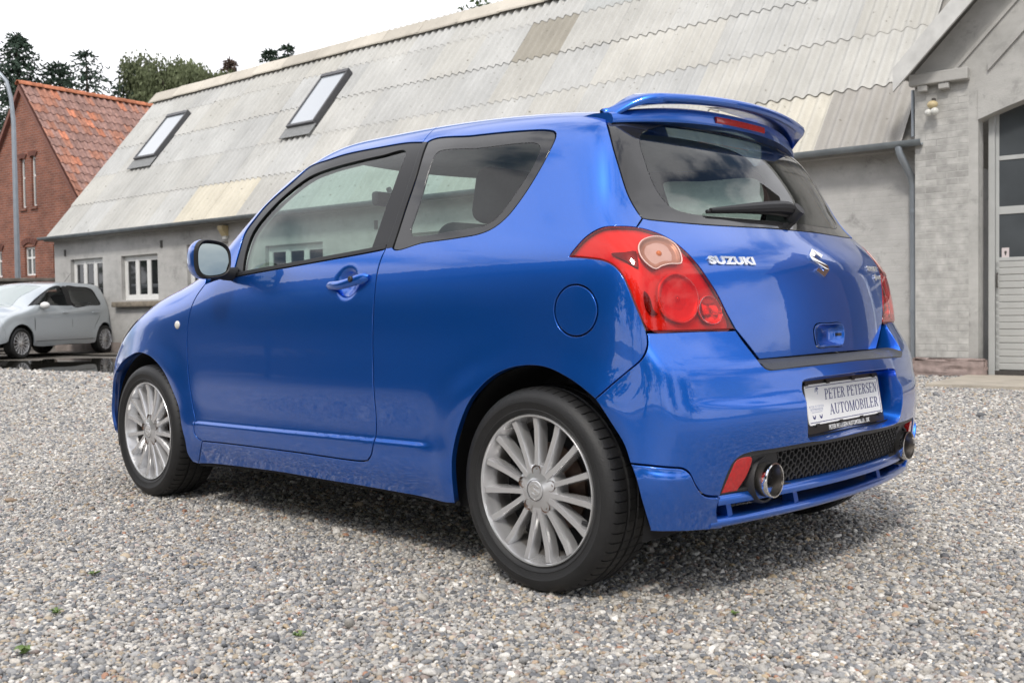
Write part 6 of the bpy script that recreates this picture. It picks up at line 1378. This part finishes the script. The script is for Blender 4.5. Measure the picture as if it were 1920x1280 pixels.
# ------------------------------------------------------------------ wheels
def tyre_mesh():
    prof = [(.2215, -.006, 0), (.232, .004, 0), (.236, .0055, 0), (.238, .0045, 0), (.255, .009, 0), (.258, .0105, 0), (.272, .009, 0), (.284, .001, 0), (.2915, -.008, 0), (.2955, -.016, 1), (.2985, -.028, 1), (.2998, -.045, 1), (.3000, -.054, 1), (.2935, -.056, 0), (.2935, -.063, 0), (.3005, -.065, 2), (.3008, -.092, 2), (.2938, -.094, 0), (.2938, -.102, 0), (.3008, -.104, 2),
            (.3005, -.132, 2), (.2935, -.134, 0), (.2935, -.141, 0), (.3000, -.143, 1), (.2985, -.170, 1), (.2955, -.182, 1), (.284, -.196, 0), (.262, -.205, 0), (.236, -.200, 0), (.2215, -.19, 0)]
    nb = 62; da = 2 * math.pi / nb; ang = []
    for b in range(nb): ang += [(b * da, 0), (b * da + da * .42, 0), (b * da + da * .86, 0), (b * da + da * .875, 1), (b * da + da * .985, 1)]
    V, Fc = [], []; n = len(ang)
    for r, y, f in prof:
        for a, d in ang:
            rr = r - (.0048 if (d and f == 1) else .0015 if (d and f == 2) else 0); aa = a + (.012 * math.sin((y + .1) * 18) if f else 0); V.append((rr * math.cos(aa), y, rr * math.sin(aa)))
    for k in range(len(prof) - 1):
        for i in range(n): j = (i + 1) % n; Fc.append((k * n + i, k * n + j, (k + 1) * n + j, (k + 1) * n + i))
    return V, Fc
def spoke(bm, a0, r0, a1, r1, w0, w1):
    p0 = Vector((math.cos(a0) * r0, 0, math.sin(a0) * r0)); p1 = Vector((math.cos(a1) * r1, 0, math.sin(a1) * r1)); d = (p1 - p0).normalized(); s = Vector((-d.z, 0, d.x))
    rows = []
    for t, w, y in ((0, w0, -.012), (.35, w0 * .97, -.0140), (.78, w1 * .98, -.0140), (1.0, w1, -.0085)):
        c = p0.lerp(p1, t); rows.append([bm.verts.new(c + s * k * w + Vector((0, yy, 0))) for k, yy in ((-.74, y - .036), (-.60, y - .005), (-.46, y), (.46, y), (.60, y - .005), (.74, y - .036))])
    for a, b in zip(rows[:-1], rows[1:]):
        for i in range(5): bm.faces.new((a[i], a[i + 1], b[i + 1], b[i]))
    bm.faces.new(rows[-1]); bm.faces.new(rows[0])
def make_wheel(parent):
    w = bpy.data.objects.new('wheel', None); w.empty_display_size = .1; COL.objects.link(w); w.parent = parent
    V, Fc = tyre_mesh(); ty = mesh_obj('tyre', V, Fc, MT['tyre'], w, smooth=True); ty.data.set_sharp_from_angle(angle=math.radians(32))
    bm = bmesh.new(); lathe(bm, [(.2218, -.012), (.2213, -.002), (.2190, .0005), (.2150, -.001), (.2125, -.007), (.2105, -.020), (.2040, -.036), (.1990, -.050)], 96, 'y'); rim = bm_obj('rim', bm, MT['alloy'], w, smooth=True, angle=40)
    bm = bmesh.new(); lathe(bm, [(.1990, -.050), (.191, -.070), (.186, -.19)], 64, 'y'); bm_obj('barrel', bm, MT['alloyin'], rim, smooth=True)
    bm = bmesh.new(); L = math.pi / 2
    for k in range(5): spoke(bm, L + k * 1.2566, .072, L + k * 1.2566, .2105, .0150, .0178)
    for k in range(5):
        c = L + k * 1.2566 + .6283
        for s in (-1, 1): spoke(bm, c + s * .13, .050, c + s * .2094, .2105, .0160, .0178)
    bm_obj('spokes', bm, MT['alloy'], rim, smooth=True, angle=25)
    bm = bmesh.new(); lathe(bm, [(.0315, -.006), (.040, -.010), (.062, -.0135), (.074, -.019), (.080, -.032), (.082, -.06)], 60, 'y'); bm_obj('hub', bm, MT['alloy'], rim, smooth=True, angle=40)
    bm = bmesh.new(); lathe(bm, [(.0005, -.0035), (.027, -.0042), (.0295, -.006), (.0300, -.012)], 40, 'y'); hc = bm_obj('hub_cap', bm, MT['alloy'], rim, smooth=True, angle=30)
    flat_polys('cap_emblem', logo_quads(0, 0, .036, .040), -.0045, -.0020, MT['chrome'], rim, pt=lambda u, v, h: np.array([-u, h, v]))
    for k in range(5):
        a = L + k * 1.2566; bm = bmesh.new(); c = (math.cos(a) * .057, 0, math.sin(a) * .057)
        lathe(bm, [(.0165, -.0112), (.0155, -.0116), (.0145, -.026), (.0001, -.026)], 20, 'y', c); bm_obj('nut_well', bm, MT['rustbolt'], rim, smooth=True)
        bm = bmesh.new(); lathe(bm, [(.0092, -.0255), (.0092, -.0165), (.0070, -.0135), (.0001, -.0130)], 6, 'y', c); bm_obj('wheel_nut', bm, MT['rustbolt'], rim)
    a = L + 1.2566 + .72; bm = bmesh.new(); tube(bm, [(math.cos(a) * .196, -.03, math.sin(a) * .196), (math.cos(a) * .180, -.018, math.sin(a) * .180)], .005, 8); bm_obj('valve', bm, MT['rubber'], rim)
    bm = bmesh.new(); lathe(bm, [(.0005, -.062), (.070, -.062), (.072, -.076), (.132, -.076), (.132, -.0875)], 48, 'y'); bm_obj('brake_disc', bm, MT['disc'], w, smooth=True, angle=30)
    bm = bmesh.new(); lathe(bm, [(.0005, -.088), (.187, -.088)], 32, 'y'); bm_obj('gap_shade_disc', bm, MT['liner'], w)  # black disc added behind the spokes, stands in for shade in the gaps
    return w
w0 = make_wheel(car); w0.location = (0, .835, .300)
for x, s, rz in ((2.39, 1, 0), (0, -1, math.pi), (2.39, -1, math.pi)):
    w = copy_tree(w0, car); w.location = (x, s * .835, .300); w.rotation_euler = (0, .06 if x else 0, rz)
    if s < 0: w.rotation_euler = (0, .3, math.pi)
for x in (0, 2.39):
    for s in (1, -1):
        bm = bmesh.new(); prof = [(.372, s * .80), (.375, s * .70), (.372, s * .60), (.36, s * .56), (.01, s * .55)]
        rows = lathe(bm, [(r, y) for r, y in prof], 30, 'y', (x, 0, .29), arc=math.pi * 1.16)
        bmesh.ops.rotate(bm, verts=bm.verts, cent=(x, 0, .29), matrix=Matrix.Rotation(math.radians(14), 3, 'Y')); bm_obj('wheel_arch_liner', bm, MT['liner'], car, smooth=True)
# mud flaps visible in front of the rear wheel, floor pan
box_obj('floor_pan', (.40, 2.02, -.74, .74, .205, .25), MT['liner'], car); box_obj('rear_floor', (-.36, .40, -.52, .52, .30, .36), MT['liner'], car); box_obj('front_floor', (2.02, 2.98, -.52, .52, .22, .28), MT['liner'], car)
bm = bmesh.new(); tube(bm, [tuple(p - np.array([0, .016, .003])) for p in catmull(C_['sill_bot'], step=.08)], .008, 8); bm_obj('sill_seam', bm, MT['liner'], car)
# ------------------------------------------------------------------ interior
panel('door_trim', [door_loop], hull, MT['dash'], car, mirror=True, off=-.055, spacing=.06, gap=-.002, flange=False)
panel('side_trim', [body_loop, qw], hull, MT['trimgrey'], bodyL, off=-.030, spacing=.05, gap=.012, flange=False); panel('side_trim', [mir(body_loop), mir(qw)], hull, MT['trimgrey'], bodyR, off=-.030, spacing=.05, gap=.012, flange=False)
panel('headliner', [roof_loop], hull, MT['trimgrey'], car, off=-.035, spacing=.08, gap=-.03, flange=False)
panel('pillar_trim', [rail_loop], hull, MT['trimgrey'], car, mirror=True, off=-.028, spacing=.05, gap=-.004, flange=False)
panel('pillar_trim', [dfr, gl_], hull, MT['trimgrey'], car, mirror=True, off=-.032, spacing=.05, gap=.006, flange=False)
panel('tailgate_trim', [tail_loop], hull, MT['dash'], tailgate, off=-.05, spacing=.06, gap=.02, flange=False)
panel('bumper_back', [b_loop], bump, MT['liner'], bumper, off=-.095, spacing=.06, gap=.004, flange=False)
panel('wing_back', [wing_loop], hull, MT['liner'], car, mirror=True, off=-.022, spacing=.06, gap=.02, flange=False)
def cushion(name, size, loc, rx, mat, parent, bev=.05):
    bm = bmesh.new(); box(bm, -size[0] / 2, size[0] / 2, -size[1] / 2, size[1] / 2, 0, size[2]); bmesh.ops.bevel(bm, geom=bm.edges[:], offset=bev, segments=4, affect='EDGES', profile=.5)
    bmesh.ops.rotate(bm, verts=bm.verts, cent=(0, 0, 0), matrix=Matrix.Rotation(rx, 3, 'Y')); bmesh.ops.translate(bm, verts=bm.verts, vec=loc); return bm_obj(name, bm, mat, parent, smooth=True, angle=60)
for y in (.36, -.36):
    st = cushion('front_seat', (.15, .50, .66), (.80, y, .50), math.radians(-18), MT['seat'], car, .06); cushion('seat_cushion', (.52, .50, .16), (1.02, y, .38), 0, MT['seat'], st); cushion('headrest', (.11, .27, .20), (.575, y, 1.13), math.radians(-12), MT['seat'], st, .045)
rb = cushion('rear_bench', (.14, 1.20, .52), (.06, 0, .48), math.radians(-18), MT['seat'], car)
cushion('bench_cushion', (.46, 1.20, .14), (.30, 0, .38), 0, MT['seat'], rb)
for y in (.33, -.33): cushion('headrest', (.09, .26, .14), (-.10, y, .965), math.radians(-14), MT['seat'], rb, .04)
bm = bmesh.new(); prism(bm, [(1.55, .55), (1.49, .82), (1.60, .935), (1.72, .955), (2.02, .965), (2.02, .55)], -.72, .72, axis=1); bm_obj('dashboard', bm, MT['dash'], car)
bm = bmesh.new(); rows = []
for i in range(40):
    a = 2 * math.pi * i / 40; rows.append([bm.verts.new(((.182 + .016 * math.cos(b)) * math.sin(a) * .42 * -1 + 1.40 + .016 * math.sin(b) * .9, .36 + (.182 + .016 * math.cos(b)) * math.cos(a), .872 + (.182 + .016 * math.cos(b)) * math.sin(a) * .907 + .016 * math.sin(b) * .42)) for b in np.linspace(0, 2 * math.pi, 9)[:-1]])
for i in range(40):
    for k in range(8): bm.faces.new((rows[i][k], rows[(i + 1) % 40][k], rows[(i + 1) % 40][(k + 1) % 8], rows[i][(k + 1) % 8]))
sw = bm_obj('steering_wheel', bm, MT['seat'], car, smooth=True, angle=80)
bm = bmesh.new(); box(bm, 1.41, 1.44, .19, .53, .855, .895, .01); tube(bm, [(1.43, .36, .87), (1.62, .36, .80)], .045, 12); bm_obj('steering_column', bm, MT['dash'], sw)
bm = bmesh.new(); box(bm, 1.60, 1.635, -.115, .125, 1.30, 1.365, .015); tube(bm, [(1.63, 0, 1.34), (1.66, 0, 1.39)], .012, 8); imr = bm_obj('rearview_mirror', bm, MT['dash'], car, smooth=True)
box_obj('mirror_face', (1.5975, 1.5995, -.10, .11, 1.308, 1.358), MT['mirrorg'], imr)
bm = bmesh.new(); prism(bm, [(1.58, .965), (1.66, 1.012), (1.74, .965)], .50, .66, axis=1); pp_ = bm_obj('price_sheet', bm, MT['paper']); tag(pp_, 'folded white paper sheet lying on the dashboard of the blue car', 'paper')
pp_.data.materials[0] = pbr('white_paper', (.8, .8, .8), .6)
# ------------------------------------------------------------------ small five door cars at the back of the yard
S_SB = Spl([.2, .35, .55, .75, .95, 1.05, 1.25, 1.5, 1.6], [.80, .835, .85, .852, .835, .81, .745, .655, .61])
S_ZT = Spl([-.5, -.2, .2, .8, 1.4, 1.75, 2.1, 2.5, 2.75, 3.05, 3.35, 3.55], [1.46, 1.535, 1.56, 1.57, 1.545, 1.48, 1.30, 1.09, 1.01, .95, .84, .66])
S_XR = Spl([.2, .4, .6, .8, 1.0, 1.2, 1.35, 1.5, 1.6], [-.44, -.47, -.475, -.46, -.42, -.37, -.31, -.22, -.15])
def hull_small(P):
    x, y, z = P[..., 0], np.abs(P[..., 1]), P[..., 2]
    ys = S_SB(z) - .10 * np.maximum(.5 - x, 0) ** 2 - .12 * np.maximum(x - 2.7, 0) ** 2
    for wx in (0., 2.80):
        rr = np.sqrt((x - wx) ** 2 + (z - .31) ** 2); ys = ys + .018 * np.exp(-((rr - .37) / .08) ** 2) * sm((.85 - z) / .3)
    zt = S_ZT(x + .2 * y * y * sm((x - 1.2) / .5)) - .09 * y * y
    return lse(lse(lse(y - ys, S_XR(z) + .13 * y * y - x, .05), z - zt, .035), x - (3.52 - .20 * y * y - .25 * np.maximum(z - .6, 0)), .06)
def small_car(root, paint):
    global ORG
    keep_org = ORG; ORG = np.array([1.35, 0, .80])
    F = hull_small
    def xz(pts):
        P = np.array([[x, .45, z] for x, z in pts]); return solve_axis(F, P * [1, .2, 1], 1, 1)
    ab = lambda cx, r, a0, a1: [(cx + r * math.cos(math.radians(t)), .31 + r * math.sin(math.radians(t))) for t in np.linspace(a0, a1, 15)]
    top = [(2.62, 1.015), (2.2, 1.215), (1.95, 1.345), (1.72, 1.445), (1.4, 1.485), (.8, 1.50), (.35, 1.495), (.10, 1.46), (-.05, 1.38)]
    rearl = [(-.05, 1.38), (-.13, 1.22), (-.19, 1.02), (-.20, .85), (-.22, .6), (-.24, .36)]
    cz = lambda *a: chain(*a, step=.03)
    win_f = [(2.42, 1.035), (2.18, 1.16), (1.98, 1.27), (1.80, 1.36), (1.62, 1.425), (1.30, 1.44), (1.26, 1.04)]
    win_r = [(1.12, 1.045), (1.14, 1.445), (.75, 1.455), (.36, 1.44), (.22, 1.385), (.13, 1.23), (.07, 1.09), (.12, 1.06), (.5, 1.05)]
    def side(s):
        m = (lambda L: L) if s > 0 else mir
        wf, wr = xz(win_f), xz(win_r); WF = cz(wf, np.array([wf[-1], wf[0]])); WR = catmull(wr, step=.03, closed=True)
        x1, x2 = 1.19, 2.36
        seam1, seam2 = [(x1, .28), (x1, .7), (x1, 1.0), (x1 + .02, 1.25), (x1 + .03, 1.49)], [(x2, .28), (x2 + .04, .55), (x2 + .04, .8), (2.42, 1.00)]
        sillr, archr = ab(0, .365, 180 - 6, 4), ab(2.80, .365, 176, 8)
        body = cz(xz(top), xz(rearl), xz([(-.24, .36), (-.365, .36)]), xz(sillr), xz([sillr[-1], (.38, .25), (1.2, .24), (2.42, .25), archr[0]]), xz(archr), xz([archr[-1], (3.2, .33)]), xz([(3.2, .33), (3.25, .6), (3.2, .84), (2.95, .955), (2.62, 1.015)]))
        panel('body_side', [m(body), m(WF), m(WR)], F, paint, root, spacing=.06, gap=.002, depth=.02)
        panel('side_window', [m(WF)], F, MT['dglass'], root, off=-.008, spacing=.08, gap=-.004, flange=False); panel('side_window', [m(WR)], F, MT['dglass'], root, off=-.008, spacing=.08, gap=-.004, flange=False)
        for W_ in (WF, WR): panel('window_trim', [m(W_), m(solve_dir(F, W_.mean(0) + (W_ - W_.mean(0)) * .93 - ORG))], F, MT['blacktrim'], root, off=.002, spacing=.06, gap=.0005, depth=.004)
        bp_ = xz([(1.27, 1.04), (1.29, 1.44), (1.13, 1.445), (1.11, 1.045)]); panel('pillar', [m(cz(bp_, np.array([bp_[-1], bp_[0]])))], F, MT['blacktrim'], root, off=.0015, spacing=.06, depth=.004)
        for sm_ in (seam1[:3], seam2, [(.12, 1.02), (.22, .80), (.40, .58), (.42, .30)], [(.42, .33), (1.2, .33), (2.36, .33)]):
            L = catmull(xz(sm_), step=.03); N = grad(F, L); 
            bm = bmesh.new(); tube(bm, [tuple((p - n * .002) * [1, s, 1]) for p, n in zip(L, N)], .005, 5); bm_obj('door_seam', bm, MT['liner'], root)
        for hx in (1.42, .36):
            q = xz([(hx, .90)])[0]; bm = bmesh.new(); box(bm, hx - .10, hx + .10, s * (q[1] + .012) - .012, s * (q[1] + .012) + .012, .885, .915, .008); bm_obj('door_handle', bm, MT['chrome'] if False else paint, root)
        q = xz([(2.2, 1.0)])[0]; bm = bmesh.new(); bmesh.ops.create_uvsphere(bm, u_segments=14, v_segments=8, radius=.1)
        for v in bm.verts: v.co = Vector((2.16 + v.co.x * .8, s * (q[1] + .09 + v.co.y * 1.0), 1.045 + v.co.z * .72))
        bm_obj('door_mirror', bm, MT['white'], root, smooth=True)
    side(1); side(-1)
    T_ = xz(top); Rr = xz(rearl)
    re = lambda z: solve_axis(F, [[.5, 0, z]], 0, -1)[0]
    roofL = cz(T_[3:]); 
    roofloop = np.concatenate([chain(np.concatenate([T_[3:], ]), step=.03), mir(chain(T_[3:], step=.03))])
    panel('roof', [roofloop], F, paint, root, spacing=.08, gap=-.001)
    tl = chain(np.concatenate([T_[-1:], Rr[1:]]), step=.03); panel('tailgate', [np.concatenate([tl, mir(tl)])], F, paint, root, spacing=.08, gap=.001)
    gl2 = solve_dir(F, np.array([[0, .42, 1.40], [-.2, .50, 1.18], [-.3, .50, 1.05], [-.35, 0, 1.03], [-.3, -.50, 1.05], [-.2, -.50, 1.18], [0, -.42, 1.40], [-.02, 0, 1.43]]) - ORG); panel('rear_window', [catmull(gl2, closed=True, step=.04)], F, MT['blacktrim'], root, off=.003, spacing=.08)
    ws = chain(T_[:4], step=.03); panel('windscreen', [np.concatenate([ws, mir(ws)])], F, MT['bglass'], root, spacing=.08, gap=.004)
    hd2 = chain(xz([(2.62, 1.015), (2.95, .955), (3.2, .84), (3.25, .6), (3.2, .33)]), step=.03); panel('front', [np.concatenate([hd2, mir(hd2)])], F, paint, root, spacing=.08, gap=0)
    box_obj('underside', (-.35, 3.2, -.6, .6, .22, .3), MT['liner'], root)
    cab = box_obj('cabin', (.3, 2.3, -.62, .62, .5, .98), MT['seat'], root)
    for y in (.34, -.34): cushion('seat', (.16, .48, .80), (1.15, y, .5), math.radians(-14), MT['seat'], root); cushion('rear_seat', (.14, .48, .58), (.25, y, .55), math.radians(-12), MT['seat'], root)
    for x, s in ((0, 1), (2.80, 1), (0, -1), (2.80, -1)):
        w = copy_tree(w0, root); w.location = (x, s * .842, .305); w.scale = (1.02, 1.02, 1.02); w.rotation_euler = (0, .25, 0 if s > 0 else math.pi)
        bm = bmesh.new(); lathe(bm, [(.375, s * .80), (.375, s * .62), (.01, s * .58)], 24, 'y', (x, 0, .31), arc=math.pi); bmesh.ops.rotate(bm, verts=bm.verts, cent=(x, 0, .31), matrix=Matrix.Rotation(0, 3, 'Y'));
        for v in bm.verts: v.co.z = max(v.co.z, .20)
        bm_obj('wheel_arch_liner', bm, MT['liner'], root)
    bm = bmesh.new(); tube(bm, [(.25, 0, 1.55), (-.02, 0, 1.78)], [.006, .003], 6); bm_obj('aerial', bm, MT['rubber'], root)
    ORG = keep_org
MT['dglass'] = thin_glass('small_car_glass', (.75, .82, .78), 1.0, 0, 1.5); MT['bglass'] = pbr('reflecting_windscreen', (.30, .35, .35), .05, spec=.8, coat=.5)
MT['silver'] = mat_paint('silver_paint', (.50, .545, .575), .30, .36); MT['navy'] = mat_paint('dark_paint', (.02, .02, .03), .3, .4)
hx = math.atan2(2.43, -1.56)
sc_ = thing('silver_car', 'small silver five door car parked at the barn corner behind a puddle', 'car', (20.95, -6.55, 0), hx); small_car(sc_, MT['silver'])
dc_ = thing('dark_car', 'dark car of which only the roof shows behind the silver car', 'car', (24.6, -6.2, 0), hx); small_car(dc_, MT['navy'])
